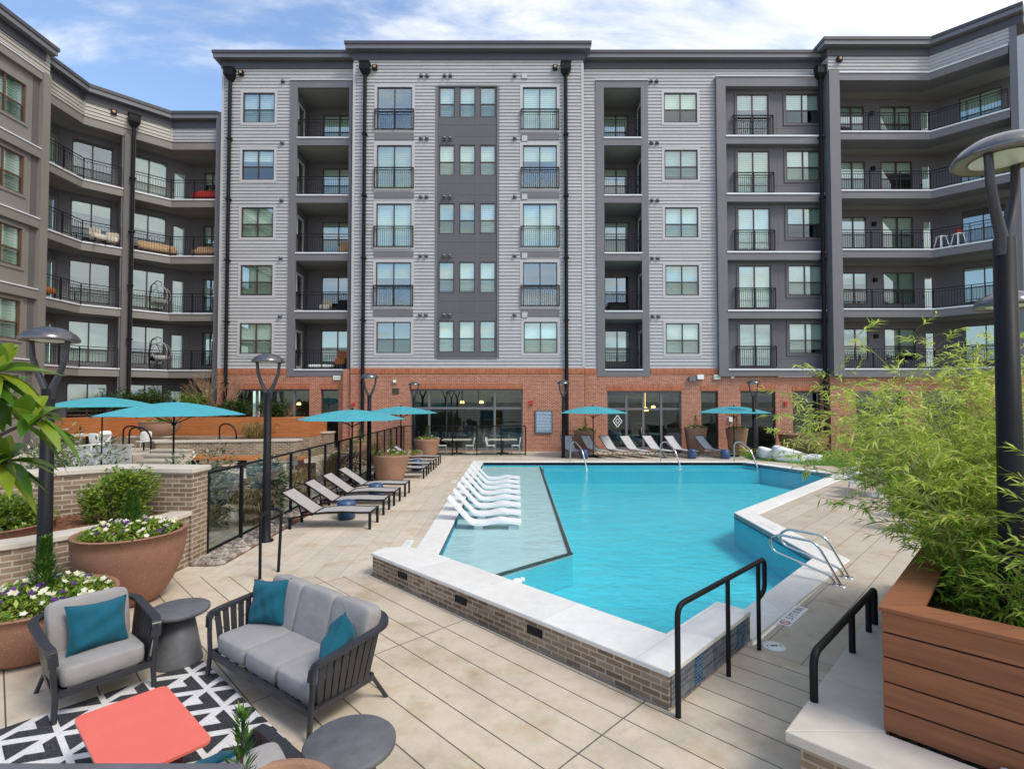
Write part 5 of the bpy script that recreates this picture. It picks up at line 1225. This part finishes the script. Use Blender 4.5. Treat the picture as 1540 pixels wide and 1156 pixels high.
for i in range(1800):
    x = random.uniform(-8.8,-5.85); y = random.uniform(6.5,9.0)
    if y < 7.3+(x+6.87)*.8 or y > 9.0-max(0,-7.05-x)*.75 or y < 8.72+(x+5.87)*1.4: continue
    a = random.uniform(0,6.28); m.leaf(Vector((x,y,.885+random.uniform(0,.03))), Vector((math.cos(a),math.sin(a),.15)), random.uniform(.05,.12), .02)
o = m.build('mulch', 'soil'); o['kind'] = 'stuff'; tag(o, 'reddish brown pine mulch in the raised bed', 'mulch')
shrub('bush', 'rounded light green bush in the mulch bed against the brick wall, above the big bowl', -6.42,8.42,.88,.52,.42,.80,4200,'bush',11,.085,.038,group='green bushes in the mulch bed')
shrub('bush', 'wide green bush in the mulch bed, behind the left lamp pole', -7.55,7.72,.88,.60,.48,.62,4200,'bush',12,.08,.036,group='green bushes in the mulch bed')
# shrubs behind the wall
for i, (x, y, rx, rz_, mt, lb) in enumerate(((-10.2,11.2,1.0,1.9,'sage','variegated shrub behind the left part of the garden wall'),(-8.6,10.6,.8,1.75,'sage','variegated shrub behind the bend of the garden wall'),(-6.9,11.6,.9,1.55,'sage','variegated low shrub right behind the wall end and under the large umbrella'),(-5.9,12.6,.5,1.4,'sage','small variegated shrub next to the glass fence behind the wall end'),(-11.8,10.2,1.1,2.0,'sage','variegated shrub at the left picture edge behind the wall'))):
    shrub('variegated_shrub', lb, x, y, 0, rx, rx*.7, rz_, 4200, mt, 30+i, .15, .045, group='variegated shrubs behind the garden wall')
for i in range(9):
    y = 10.2+i*1.75; grass_tuft('dry_grass', 'dry straw-coloured grass tuft behind the glass fence', -6.25+.35*math.sin(i*2.1), y, 0, .85, .65, 300, 50+i, 'straw', group='dry grass tufts behind the glass fence')
grass_tuft('dry_grass', 'tall dry fountain grass between the orange planter and the brick pier', -12.4,25.2,.6,1.15,1.0,900,70)
twiggy('bare_shrub', 'leafless brown shrub rising behind the long wooden planter', -15.6,27.6,1.3,3.1,.5,14,5,r0=.03)
twiggy('bare_shrub', 'small leafless white-twigged shrub before the left storefront', -12.0,26.4,.9,1.9,.6,5,8,r0=.022)
# foreground branch at the left edge
mg = thing('broadleaf_tree', 'glossy broad-leaved tree reaching into the picture from the left edge', 'tree', (-2.75,1.75,0))
q = random.Random(21); m = MB(); lf = MB()
m.tube([(0,0,0),(.03,.02,1.2),(.08,.0,2.0),(.05,.02,2.9)], [.05,.042,.034,.02], 8)
tips = []
for p0, p1, p2 in (((.08,0,1.95),(.6,.05,2.55),(1.04,.14,2.79)),((.07,0,2.2),(.55,.1,2.80),(.92,.1,2.95)),((.06,.0,2.4),(.5,.2,2.72),(.80,.2,2.86)),((.05,.02,2.6),(.4,.0,2.95),(.82,.05,3.02)),((.08,0,1.8),(.5,.1,2.35),(.86,.2,2.62))):
    m.tube([p0,p1,p2], [.014,.010,.005], 6); tips.append((Vector(p2), (Vector(p2)-Vector(p1)).normalized())); tips.append((Vector(p1).lerp(Vector(p2),.45), (Vector(p2)-Vector(p1)).normalized()))
def bigleaf(mb, p, d, l, w_, up, droop):
    d = d.normalized(); side = d.cross(up).normalized(); nn = side.cross(d); rows = []
    for i in range(7):
        t = i/6; ww = w_*math.sin(PI*min(1,t**.8*1.0))**.8*.5 if 0 < t < 1 else .001
        c = p+d*l*t+Vector((0,0,-droop*l*t*t)); rows.append((c+side*ww+nn*ww*.35, c, c-side*ww+nn*ww*.35))
    vs = [v for r_ in rows for v in r_]; fs = []
    for i in range(6):
        a = i*3; fs += [(a,a+1,a+4,a+3),(a+1,a+2,a+5,a+4)]
    mb.add(vs, fs, True)
for tp_, d0 in tips:
    for k in range(17):
        a = k*2.4+q.uniform(-.3,.3); u = d0.orthogonal().normalized(); v = d0.cross(u); d = (u*math.cos(a)+v*math.sin(a))*1.0+d0*q.uniform(.2,.9)
        bigleaf(lf, tp_-d0*q.uniform(0,.07), d, q.uniform(.13,.21), q.uniform(.048,.066), Vector((q.uniform(-.3,.3),q.uniform(-.3,.3),1)), q.uniform(.2,.6))
m.build('branches', 'bark', mg); lf.build('foliage', 'magn', mg)
# dark balustrade cap at the lower left
o = thing('balustrade', 'dark grey balustrade cap along the bottom left edge', 'balustrade', (-2.2,1.6,0))
m = MB(); m.box(-1.2,1.30,-.3,.19,1.575,1.625); m.build('cap', 'concrete', o, bevel=.01); m = MB(); m.box(-1.2,1.2,-.2,.1,0,1.585); m.build('panel', 'dkgrey', o)

# ------------------------------------------------------------------ bench and bamboo planter at the right
K = Vector((2.64,3.75)); U = Vector((s45,s45)); V = Vector((s45,-s45))
def uv(u, v): p = K+U*u+V*v; return (p.x, p.y)
be = thing('stone_bench', 'limestone-topped brick bench wall wrapping the wooden planter', 'bench', (2.64,3.75,0))
rl = lambda pts: [(x-2.64, y-3.75) for x, y in pts]
m = MB(); m.prism(rl([uv(-.42,-.42),uv(5.3,-.42),uv(5.3,3),uv(-.42,3)]), 0, .42); m.build('brick_wall', 'brick_t', be)
for i, (a, b_) in enumerate(((-.49,.55),(.553,1.9),(1.903,3.4),(3.403,5.3))):
    m = MB(); m.prism(rl([uv(a,-.50),uv(b_,-.50),uv(b_,.02),uv(max(a,.0) if i == 0 else a,.02)]+([uv(0,0)] if 0 else [])), .42, .495)
    if i == 0: m = MB(); m.prism(rl([uv(-.49,-.50),uv(.55,-.50),uv(.55,.01),uv(.0,.01),uv(-.02,-.02)]), .42, .495)
    m.build('cap_slab', 'cap', be, bevel=.01)
for a, b_ in ((-.022,.62),(.623,1.9),(1.903,3.2)):
    m = MB(); m.prism(rl([uv(-.49,-.50 if a < 0 else a),uv(-.02,-.02 if a < 0 else a),uv(-.02,b_),uv(-.49,b_)]), .42, .495); m.build('cap_slab', 'cap', be, bevel=.01)
m = MB(); m.prism(rl([uv(-.42,.60),uv(-.03,.60),uv(-.03,1.6),uv(-.42,1.6)]), .497, .57); m.build('seat_pad', 'cushion2', be, bevel=.02)
wp = thing('wooden_planter', 'large cedar-board planter with the bamboo and lamp post', 'planter', (2.64,3.75,0))
PZ = [.50,.675,.848,1.021,1.194,1.345]
for i in range(5):
    m = MB(); d = .0
    m.prism(rl([uv(0,0),uv(4.9,0),uv(4.9,2.6),uv(0,2.6)]), PZ[i]+.006, PZ[i+1]-.006, rl([uv(.06,.06),uv(4.84,.06),uv(4.84,2.54),uv(.06,2.54)])); m.build('board', 'wood', wp, bevel=.004)
m = MB(); m.prism(rl([uv(-.02,-.02),uv(4.92,-.02),uv(4.92,2.62),uv(-.02,2.62)]), 1.345, 1.375, rl([uv(.22,.22),uv(4.7,.22),uv(4.7,2.4),uv(.22,2.4)])); m.build('rim_board', 'wood', wp, bevel=.004)
m = MB(); m.prism(rl([uv(.02,.02),uv(4.88,.02),uv(4.88,2.58),uv(.02,2.58)]), .5, 1.338, rl([uv(.05,.05),uv(4.85,.05),uv(4.85,2.55),uv(.05,2.55)])); m.build('liner', 'black', wp)
m = MB(); m.prism(rl([uv(.05,.05),uv(4.85,.05),uv(4.85,2.55),uv(.05,2.55)]), None, 1.16); m.build('soil', 'soil', wp)
def bamboo(label, roots, seed, bias, hh, n_c, low=0):
    q = random.Random(seed); c = Vector((*roots[0],1.15)); t = thing('bamboo', label, 'bamboo', tuple(c), 0, 'bamboo clumps in the wooden planter'); cm, lf, ld = MB(), MB(), MB()
    for i in range(n_c):
        r0 = Vector((*q.choice(roots),1.15))-c+Vector((q.uniform(-.35,.35),q.uniform(-.35,.35),0)); L = hh*q.uniform(.55,1.0)
        d = Vector((bias[0]+q.gauss(0,.28), bias[1]+q.gauss(0,.28), 1)).normalized(); out = Vector((d.x,d.y,0)); p = r0.copy(); pts = [p.copy()]; ns_ = 11
        for k in range(ns_):
            d = (d+Vector((out.x*.04, out.y*.04, -.02-.011*k))).normalized(); p = p+d*L/ns_; pts.append(p.copy())
        cm.tube(pts, [.009-.0007*k for k in range(ns_+1)], 4)
        for k in range(2, ns_+1):
            for b_ in range(3):
                a = q.uniform(0,6.28); dr = (pts[k]-pts[k-1]).normalized(); bd = (dr*.5+Vector((math.cos(a),math.sin(a),q.uniform(-.2,.5)))).normalized(); bl = q.uniform(.16,.42)
                bp = pts[k-1].lerp(pts[k], q.random()); e = bp+bd*bl+Vector((0,0,-.06)); cm.tube([bp, bp.lerp(e,.5)+Vector((0,0,.02)), e], [.003,.0025,.0015], 3, caps=False)
                for l_ in range(q.randint(9,13)):
                    tt = q.uniform(.35,1); a2 = q.uniform(-1,1); ldv = (bd+Vector((q.uniform(-.8,.8),q.uniform(-.8,.8),q.uniform(-.7,.2)))); z_ = bp.lerp(e,tt)
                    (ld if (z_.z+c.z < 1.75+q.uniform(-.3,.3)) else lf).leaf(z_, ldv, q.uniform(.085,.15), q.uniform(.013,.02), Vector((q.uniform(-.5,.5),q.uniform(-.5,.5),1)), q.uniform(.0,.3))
    for i in range(low):
        r0 = Vector((*q.choice(roots),1.15))-c+Vector((q.uniform(-.45,.45),q.uniform(-.45,.45),q.uniform(0,.75)*q.random()))
        w_ = r0+c; lu = (w_.x-K.x)*U.x+(w_.y-K.y)*U.y; lv = (w_.x-K.x)*V.x+(w_.y-K.y)*V.y
        if lu < .12 or lv < .02: continue
        a = q.uniform(0,6.28); ld.leaf(r0, Vector((math.cos(a),math.sin(a),q.uniform(-.1,.9))), q.uniform(.09,.19), q.uniform(.013,.022), Vector((q.uniform(-.5,.5),q.uniform(-.5,.5),1)), q.uniform(.1,.5))
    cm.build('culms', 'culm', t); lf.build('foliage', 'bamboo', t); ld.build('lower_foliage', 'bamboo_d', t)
bamboo('arching yellow-green bamboo leaning over the pool deck, tallest clump', [uv(2.2,.55),uv(2.8,.6),uv(3.4,.5),uv(3.0,1.0)], 1, (-.30,.10), 2.9, 58, 1500)
bamboo('dense green bamboo directly left of the large lamp pole', [uv(1.0,.75),uv(1.5,.6),uv(1.9,.9)], 2, (-.15,.16), 1.5, 26, 4600)
bamboo('bamboo clump behind and right of the large lamp pole', [uv(2.4,1.6),uv(3.2,1.8),uv(4.2,1.2),uv(4.2,2.0),uv(2.0,1.8)], 3, (-.12,.05), 2.7, 46, 1800)
bamboo('lower spray of bamboo at the far corner of the planter, drooping toward the grab rails', [uv(3.9,.3),uv(4.3,.4),uv(3.3,.25)], 4, (-.46,.12), 2.1, 30, 500)

# ------------------------------------------------------------------ planted court at the far left
wl = thing('long_planter', 'long orange cedar planter in front of the left wing windows', 'planter', (-16,26,0))
for a, b_, y0, y1 in ((-6.2,-3.3,-1.2,1.0),(-3.295,3.6,.3,1.8),(3.605,6.1,-.6,1.8)): m = MB(); m.box(a, b_, y0, y1, 1.0, 1.92); m.build('board_front', 'wood_o', wl)
m = MB(); m.box(-6.2,6.1,-.6,1.8,0,.995); m.build('base_wall', 'brick_t2', wl)
for i, (x, mt, s_, lb) in enumerate(((-20.2,'bush_d',1.1,'dark green shrub at the left end of the long orange planter'),(-18.7,'bush_d',1.15,'dark green shrub in the long orange planter behind the white tables'),(-16.6,'bush',1.0,'yellow-green shrub in the middle of the long orange planter'),(-14.6,'bush_d',.75,'low dark shrub behind the large umbrella in the long planter'),(-12.3,'bush_d',.7,'low dark shrub at the right end of the long planter'))):
    shrub('planter_shrub', lb, x, 27.0, 1.85, 1.05, .6, s_*1.25, 2200, mt, 90+i, .14, .07, group='shrubs in the long orange planter')
def low_wall(label, pts, z1, mat='brick_t2'):
    o = thing('low_wall', label, 'low wall', (*pts[0],0)); P = [(x-pts[0][0], y-pts[0][1]) for x, y in pts]
    m = MB(); m.prism(P, 0, z1-.07); m.build('brick_wall', mat, o); m = MB(); m.prism(inset(P,-.05), z1-.07, z1); m.build('wall_cap', 'cap', o)
low_wall('angled brick planter wall with pale cap in the court, left of the leftmost fence umbrella', [(-16.0,23.0),(-15.2,22.2),(-9.6,23.2),(-9.6,23.7),(-15.0,22.8),(-15.6,23.4)], 1.05)
low_wall('brick planter wall with pale cap just before the left storefront', [(-13.8,26.9),(-9.4,26.9),(-9.4,27.5),(-13.8,27.5)], 1.15)
low_wall('short brick wall with pale cap below the round bowl on the left court', [(-17.6,23.9),(-15.9,23.9),(-15.9,24.4),(-17.6,24.4)], 1.15)
o = thing('grill_island', 'white boxy counter in the planted court under the left umbrella', 'counter', (-15.4,20,0)); m = MB(); m.box(-1.2,.5,-.4,.4,0,1.02); m.build('body','white_pl',o); m = MB(); m.box(-1.25,.55,-.45,.45,1.02,1.08); m.build('counter_top','coping',o)
for k in range(4):
    m = MB(); m.box(-.7,.7,-.18,.18,.0,.42); m.box(-.75,.75,-.21,.21,.42,.48); o = m.build('stone_step', 'cap'); o.location = (-12.9-.25*k,18.6+.75*k,.0+.12*k); tag(o, ('lowest','second','third','topmost')[k]+' pale stone step slab in the planted court', 'step', 'stone step slabs in the court')
make_bowl('bowl_planter','wide shallow tan bowl on the short wall in front of the orange planter',-16.4,24.2,.85,.65,.5,'terra_l',n=36,z=1.15); flowers('planter_flowers','white flowers in the shallow bowl before the orange planter',-16.4,24.2,1.78,.75,90,77); conifer('dwarf_evergreen','pointed evergreen in the shallow bowl before the orange planter',-16.2,24.1,1.78,.6,.25,300,78)
for k, (x, y, w_) in enumerate(((-15.9,21.6,.9),(-16.9,22.6,.9),(-13.9,24.7,.8))):
    bar('court_handrail', ('black bent handrail beside the white counter in the planted court','second black bent handrail left of the short brick wall','small black handrail in front of the dry fountain grass')[k], [(x,y,.3),(x,y,1.65),(x+w_*.6,y,1.7),(x+w_,y,1.35),(x+w_,y,.3)], .035, 'black', rd=.25)
def make_chair():
    r = thing('side_chair', '', 'chair', (0,0,0), 0, 'pale outdoor dining chairs')
    m = MB(); m.cushion((0,0,.45),(.46,.46,.05),e=.35,n=20,m=6); m.build('seat','white_pl',r)
    m = MB(); m.cushion((0,.22,.68),(.44,.05,.40),rot=Matrix.Rotation(R(-10),3,'X'),e=.4,n=20,m=8); m.build('backrest','white_pl',r)
    for sx in (-1,1):
        for sy in (-1,1): m = MB(); m.tube([(sx*.17,sy*.17,.45),(sx*.23,sy*.24,0)],[.018,.013],6); m.build('leg','siding_trim',r)
    return r
copies(make_chair(), [(-3.6,26.9,0,R(95),'pale chair at the left behind the lounge glass fence'),(-2.2,26.95,0,R(-80),'second pale chair from the left behind the lounge glass fence'),(-1.1,26.9,0,R(80),'third pale chair from the left behind the lounge glass fence'),(.2,27.0,0,R(-95),'pale chair nearest the fence corner post at the lounge door'),
    (-16.6,20.9,.62,R(170),'pale chair beside the white counter in the court'),(-17.3,22.0,.62,R(20),'pale chair at the court table under the left umbrella'),(-18.4,21.9,.62,R(-60),'pale chair left of the court table under the left umbrella'),(-15.6,22.0,.62,R(-120),'pale chair by the bent handrail in the court')])
def make_table():
    r = thing('dining_table','', 'table', (0,0,0), 0, 'pale outdoor tables'); m = MB(); m.box(-.75,.75,-.42,.42,.70,.74); m.build('table_top','cap',r)
    m = MB(); m.tube([(0,0,.02),(0,0,.7)],.05,8); m.box(-.3,.3,-.3,.3,0,.03); m.build('pedestal','black',r); return r
copies(make_table(), [(-2.9,27.35,0,0,'pale table between the chairs at the lounge window'),(-17.9,21.9,.62,0,'pale table under the left umbrella in the court'),(-.5,27.4,0,0,'pale table between the right chairs at the lounge window')])
m = MB(); m.prism([(-20.5,20.6),(-15,20.6),(-15,24.5),(-20.5,24.5)], .0, .62); structure(m.build('court_terrace', 'cap'))
o = thing('wood_bench', 'tan wooden bench with low back along the court wall behind the glass fence', 'bench', (-11.2,21.6,0)); m = MB(); m.box(-2.2,2.6,-.35,.35,.36,.44); m.build('seat','wood_o',o); m = MB(); m.box(-2.2,2.6,.3,.36,.44,.5); m.build('backrest','wood_b',o); m = MB(); [m.box(x-.05,x+.05,-.3,.3,0,.36) for x in (-2,0,2.4)]; m.build('leg','black',o)
def make_lowseat():
    r = thing('lounge_chair','', 'lounge chair', (0,0,0), 0, 'grey lounge seats behind the glass fence'); m = MB(); m.cushion((0,0,.3),(.8,.8,.22),e=.25); m.build('seat_cushion','concrete',r); m = MB(); m.cushion((0,.36,.58),(.8,.2,.5),e=.25); m.build('back_cushion','concrete',r)
    for sx in (-1,1): m = MB(); m.box(sx*.36-.03,sx*.36+.03,-.38,.4,0,.55); m.build('arm','black',r)
    return r
copies(make_lowseat(), [(-7.6,14.6,0,R(150),'dark grey lounge seat behind the second glass panel pair'),(-7.9,16.4,0,R(30),'dark grey lounge seat behind the glass near the third dark lounger'),(-7.4,18.4,0,R(100),'dark grey lounge seat behind the glass near the terracotta planter'),(-9.4,15.6,0,R(-90),'dark grey lounge seat deep in the court under the large umbrella')])
# white pod chairs on the lawn
for x, y, r_, lb in ((12.35,24.9,.50,'white pod chair on the lawn nearest the lamp post'),(12.75,24.0,.62,'large white pod chair on the lawn nearest the pool'),(13.9,24.3,.45,'low white pod footstool on the lawn')):
    m = MB(); m.cushion((0,0,0),(2.3*r_,1.9*r_,1.7*r_),e=.75,n=32,m=20); foot = 'foot' in lb; top = (lambda x: .38*r_-.30*x) if not foot else (lambda x: .05*r_)
    for i_, (a, b_, c_) in enumerate(m.v):
        lim = top(a); dd = max(0, 1-(a*a/(1.2*r_*r_)+b_*b_/(.75*r_*r_))); c2 = min(c_, lim-.30*r_*dd) if c_ > lim-.3*r_*dd else c_; m.v[i_] = (a, b_, max(c2, -.5*r_)+.5*r_)
    o = m.build('pod_chair','white_pl'); o.location = (x,y,.012); o.rotation_euler = (0,R(0),R(-25)); tag(o, lb, 'pod chair', 'white pod seats on the lawn')
o = thing('waste_bin','dark slatted waste bin in front of the lounge doors','waste bin',(8.5,27.6,0)); m = MB(); m.box(-.36,.36,-.3,.3,0,1.1); m.build('body','dkgrey',o); m = MB(); m.box(-.4,.4,-.34,.34,1.1,1.3); m.build('hood','black',o)
# white dining set half hidden behind the bamboo
m_ = thing('dining_set_table','white table half hidden behind the bamboo on the right deck','table',(10.8,15.4,0)); m = MB(); m.lathe([(0,.72),(.62,.72),(.63,.75),(0,.76)],28); m.build('table_top','white_pl',m_); m = MB(); m.tube([(0,0,0),(0,0,.72)],.05,8); m.lathe([(0,.0),(.3,0),(.3,.03),(0,.04)],20); m.build('pedestal','white_pl',m_)
chs = [o for o in COL.objects if o.name.startswith('side_chair')]
for k, (x, y, a) in enumerate(((10.0,15.0,90),(11.6,15.5,-90),(10.9,16.3,0),(8.6,11.2,60),(9.4,12.6,-120))):
    c = copy_tree(chs[0]); c.location = (x,y,0); c.rotation_euler = (0,0,R(a)); c['label'] = ('pale chair left of the white table behind the bamboo','pale chair right of the white table behind the bamboo','pale chair beyond the white table behind the bamboo','pale chair behind the lowest bamboo spray','pale chair further back under the bamboo spray')[k]

# ------------------------------------------------------------------ signs and markers
def text(body, size, mat, parent, loc, rot, ext=.002, name='lettering'):
    cu = bpy.data.curves.new(name, 'FONT'); cu.body = body; cu.size = size; cu.align_x = 'CENTER'; cu.align_y = 'CENTER'; cu.extrude = ext
    o = bpy.data.objects.new(name, cu); COL.objects.link(o); o.parent = parent; o.location = loc; o.rotation_euler = rot; dg = bpy.context.evaluated_depsgraph_get(); me = bpy.data.meshes.new_from_object(o.evaluated_get(dg)); bpy.data.objects.remove(o); me.name = name
    o = bpy.data.objects.new(name, me); COL.objects.link(o); o.parent = parent; o.location = loc; o.rotation_euler = rot; me.materials.clear(); me.materials.append(M[mat]); return o
sg = thing('rules_sign', 'blue pool rules board on the red brick wall', 'sign', (1.73,28.42,1.6))
m = MB(); m.box(-.47,.47,-.05,.0,-.62,.62); m.build('frame','frame',sg); m = MB(); m.box(-.44,.44,-.056,-.045,-.59,.59); m.build('board','sign',sg)
text('POOL RULES', .13, 'text_w', sg, (0,-.06,.48), (R(90),0,0))
m = MB(); q = random.Random(5)
for k in range(11):
    x = -.37
    while x < .30: l_ = q.uniform(.05,.17); m.box(x, min(.38,x+l_), -.061, -.056, .33-k*.08, .352-k*.08); x += l_+.03
m.build('rule_lines','text_w',sg)
text('EXIT', .15, 'green_s', bk, (11.425,-.182,4.075), (R(90),0,0)); text('EXIT', .15, 'green_s', bk, (-9.75,-.182,4.03), (R(90),0,0))
dm = thing('depth_marker', 'white deck tile reading 5 FT with a red no-diving symbol', 'depth marker', (3.69,6.90,.006), R(45))
m = MB(); m.box(-.40,.40,-.085,.085,0,.004); m.build('tile','marble',dm)
text('5 FT 0 IN', .125, 'text_k', dm, (.10,0,.005), (0,0,0), .0006)
m = MB(); m.lathe([(.062,.006),(.045,.006)],24,(-.30,0,0)); m.beam((-.34,.04,.0055),(-.26,-.04,.0055),.014,.001); m.build('no_diving_symbol','text_r',dm)
hc = thing('skimmer_lid','round white skimmer lid with dark slots set in the deck by the handrail','skimmer lid',(3.02,6.06,.006)); m = MB(); m.lathe([(.125,0),(.12,.006),(0,.007)],28); m.build('lid','white_pl',hc); m = MB(); m.box(-.04,.04,-.012,.012,.0072,.009); m.box(-.085,-.065,-.01,.01,.0072,.009); m.box(.065,.085,-.01,.01,.0072,.009); m.build('slots','black',hc)
for k, (p, a, lb, body) in enumerate((((-2.05,10.2),90,'faint pale depth tile on the left deck beside the shallow shelf','0 FT 6 IN'),((5.75,11.6),-90,'faint pale depth tile on the right pool edge','5 FT'),((-2.0,18.0),90,'faint pale depth tile on the left deck near the far loungers','0 FT 6 IN'))):
    o = thing('depth_marker', lb, 'depth marker', (*p,.024 if k == 1 else .006), R(a)); m = MB(); m.box(-.36,.36,-.08,.08,0,.004); m.build('tile','marble',o); text(body,.12,'siding_trim',o,(0,0,.005),(0,0,0),.0006)
fd_ = MB(); fd_.cushion((0,0,0),(.16,.16,.10),e=.8); fd_.cushion((.09,.03,.02),(.09,.09,.08),e=.8); o = fd_.build('chlorine_float','white_pl'); o.location = (.08,8.45,-.09); tag(o,'small white floating chlorinator near the shallow shelf corner','pool float')

# ------------------------------------------------------------------ things on balconies
def egg_chair(label, x, y, z, cm):
    t = thing('hanging_egg_chair', label, 'egg chair', (x,y,z), 0, 'hanging egg chairs on the left balconies'); m = MB()
    m.tube([(-.55,.1,.02),(-.6,.1,1.0),(-.5,.1,1.7),(-.2,.1,1.95),(.05,.1,1.85)], .025, 6); m.lathe([(0,.0),(.5,.0),(.5,.03),(0,.03)], 16); m.tube([(.05,.1,1.85),(.05,.1,1.6)], .01, 4); m.build('stand','black',t)
    m = MB(); m.tube([Vector((.05+.42*math.sin(a),.0,1.05+.56*math.cos(a))) for a in [k*2*PI/24 for k in range(25)]], .02, 5)
    for k in range(5): a = -.8+.4*k; m.tube([Vector((.05+.42*math.sin(b_)*math.cos(a), .38*math.sin(b_)*math.cos(a)*0+.35*math.sin(b_)*math.cos(a*.9), 1.05+.56*math.cos(b_))) for b_ in [j*PI/10 for j in range(11)]], .012, 4)
    m.build('basket','siding_trim',t); m = MB(); m.cushion((.05,.1,.72),(.6,.5,.28),e=.5); m.build('cushion',cm,t)
egg_chair('egg chair with a dark cushion, one balcony above the other egg chair', -20.45,29.9,7.78,'cushion')
egg_chair('egg chair with a pink patterned cushion on the lowest balcony of the left wing', -20.4,29.9,4.52,'sling_d')
def balc(name, label, cat, x, y, z, sx, sy, sz, mat, back=True, rz=0):
    t = thing(name, label, cat, (x,y,z), rz); m = MB(); m.cushion((0,0,sz*.45),(sx,sy,sz*.35),e=.25); m.build('seat_cushion',mat,t)
    if back: m = MB(); m.cushion((0,sy*.42,sz*.75),(sx,sy*.2,sz*.6),e=.25); m.build('back_cushion',mat,t)
    m = MB(); [m.box(a*sx*.42-.03,a*sx*.42+.03,b_*sy*.4-.03,b_*sy*.4+.03,0,sz*.35) for a in (-1,1) for b_ in (-1,1)]; m.build('leg','black',t)
balc('balcony_sofa','red sofa on the top balcony of the left wing','sofa',-17.9,30.1,14.36,1.5,.7,.75,'red')
balc('balcony_sofa','tan sofa on the third balcony up, beside the corner pilaster','sofa',-17.8,30.1,11.08,1.6,.7,.7,'tan_c'); balc('balcony_lounger','tan lounger on the third balcony up, right of the wing downspout','lounger',-20.3,29.5,11.08,1.9,.7,.7,'tan_c',rz=R(45))
balc('balcony_chair','pale chair on the third balcony up, left of the wing downspout','chair',-22.0,27.3,11.08,.6,.6,.8,'cap',rz=R(70)); balc('balcony_chair','pale chair close to the railing on the third balcony up of the left wing','chair',-21.7,27.9,11.08,.6,.6,.8,'cap',rz=R(30))
balc('balcony_chair','orange wooden chair on the second balcony from the bottom of the left wing','chair',-22.8,25.2,7.78,.6,.6,.85,'wood_o',rz=R(90))
balc('balcony_chair','white chair in the loggia one floor above the lowest left one','chair',-10.9,30.2,7.8,.6,.6,.85,'cap'); balc('balcony_chair','dark chair beside the white one in the same left loggia','chair',-9.9,30.2,7.8,.7,.6,.85,'black')
balc('balcony_chair','orange wicker chair in the lowest left loggia','chair',-9.9,30.0,4.52,.6,.6,1.1,'wood_o'); balc('balcony_lounger','striped pale lounger in the lowest left loggia','lounger',-11.0,29.9,4.52,1.4,.6,.5,'blind_w',False); balc('balcony_chair','round tan wicker chair in the middle left loggia','chair',-9.8,30.1,11.08,.7,.6,1.0,'tan_c'); balc('balcony_chair','black chair in the right loggia, second from the bottom','chair',6.2,30.1,7.8,1.2,.6,.7,'black')
for k, x in enumerate((23.5,24.0)):
    t = thing('balcony_stool', ('white stool on the right wing balcony, left one','white stool with a red pot on the right wing balcony')[k], 'stool', (x,28.15-.5*k,11.08)); m = MB(); m.box(-.2,.2,-.2,.2,.62,.66); m.build('seat','white_pl',t)
    for sx in (-1,1):
        for sy in (-1,1): m = MB(); m.beam((sx*.14,sy*.14,.62),(sx*.24,sy*.24,0),.05,.05); m.build('leg','white_pl',t)
m = MB(); m.lathe([(0,0),(.1,0),(.14,.22),(0,.22)],14); o = m.build('flower_pot','red'); o.location = (24.0,27.65,11.74); tag(o,'small red pot standing on a white balcony stool','pot')
balc('balcony_chair','dark low chair on the top right wing balcony near the pilaster','chair',18.7,28.9,17.64,.7,.6,.7,'black'); balc('balcony_chair','dark bench on the top right wing balcony below the double window','bench',20.3,29.0,17.64,1.2,.5,.6,'black',False)
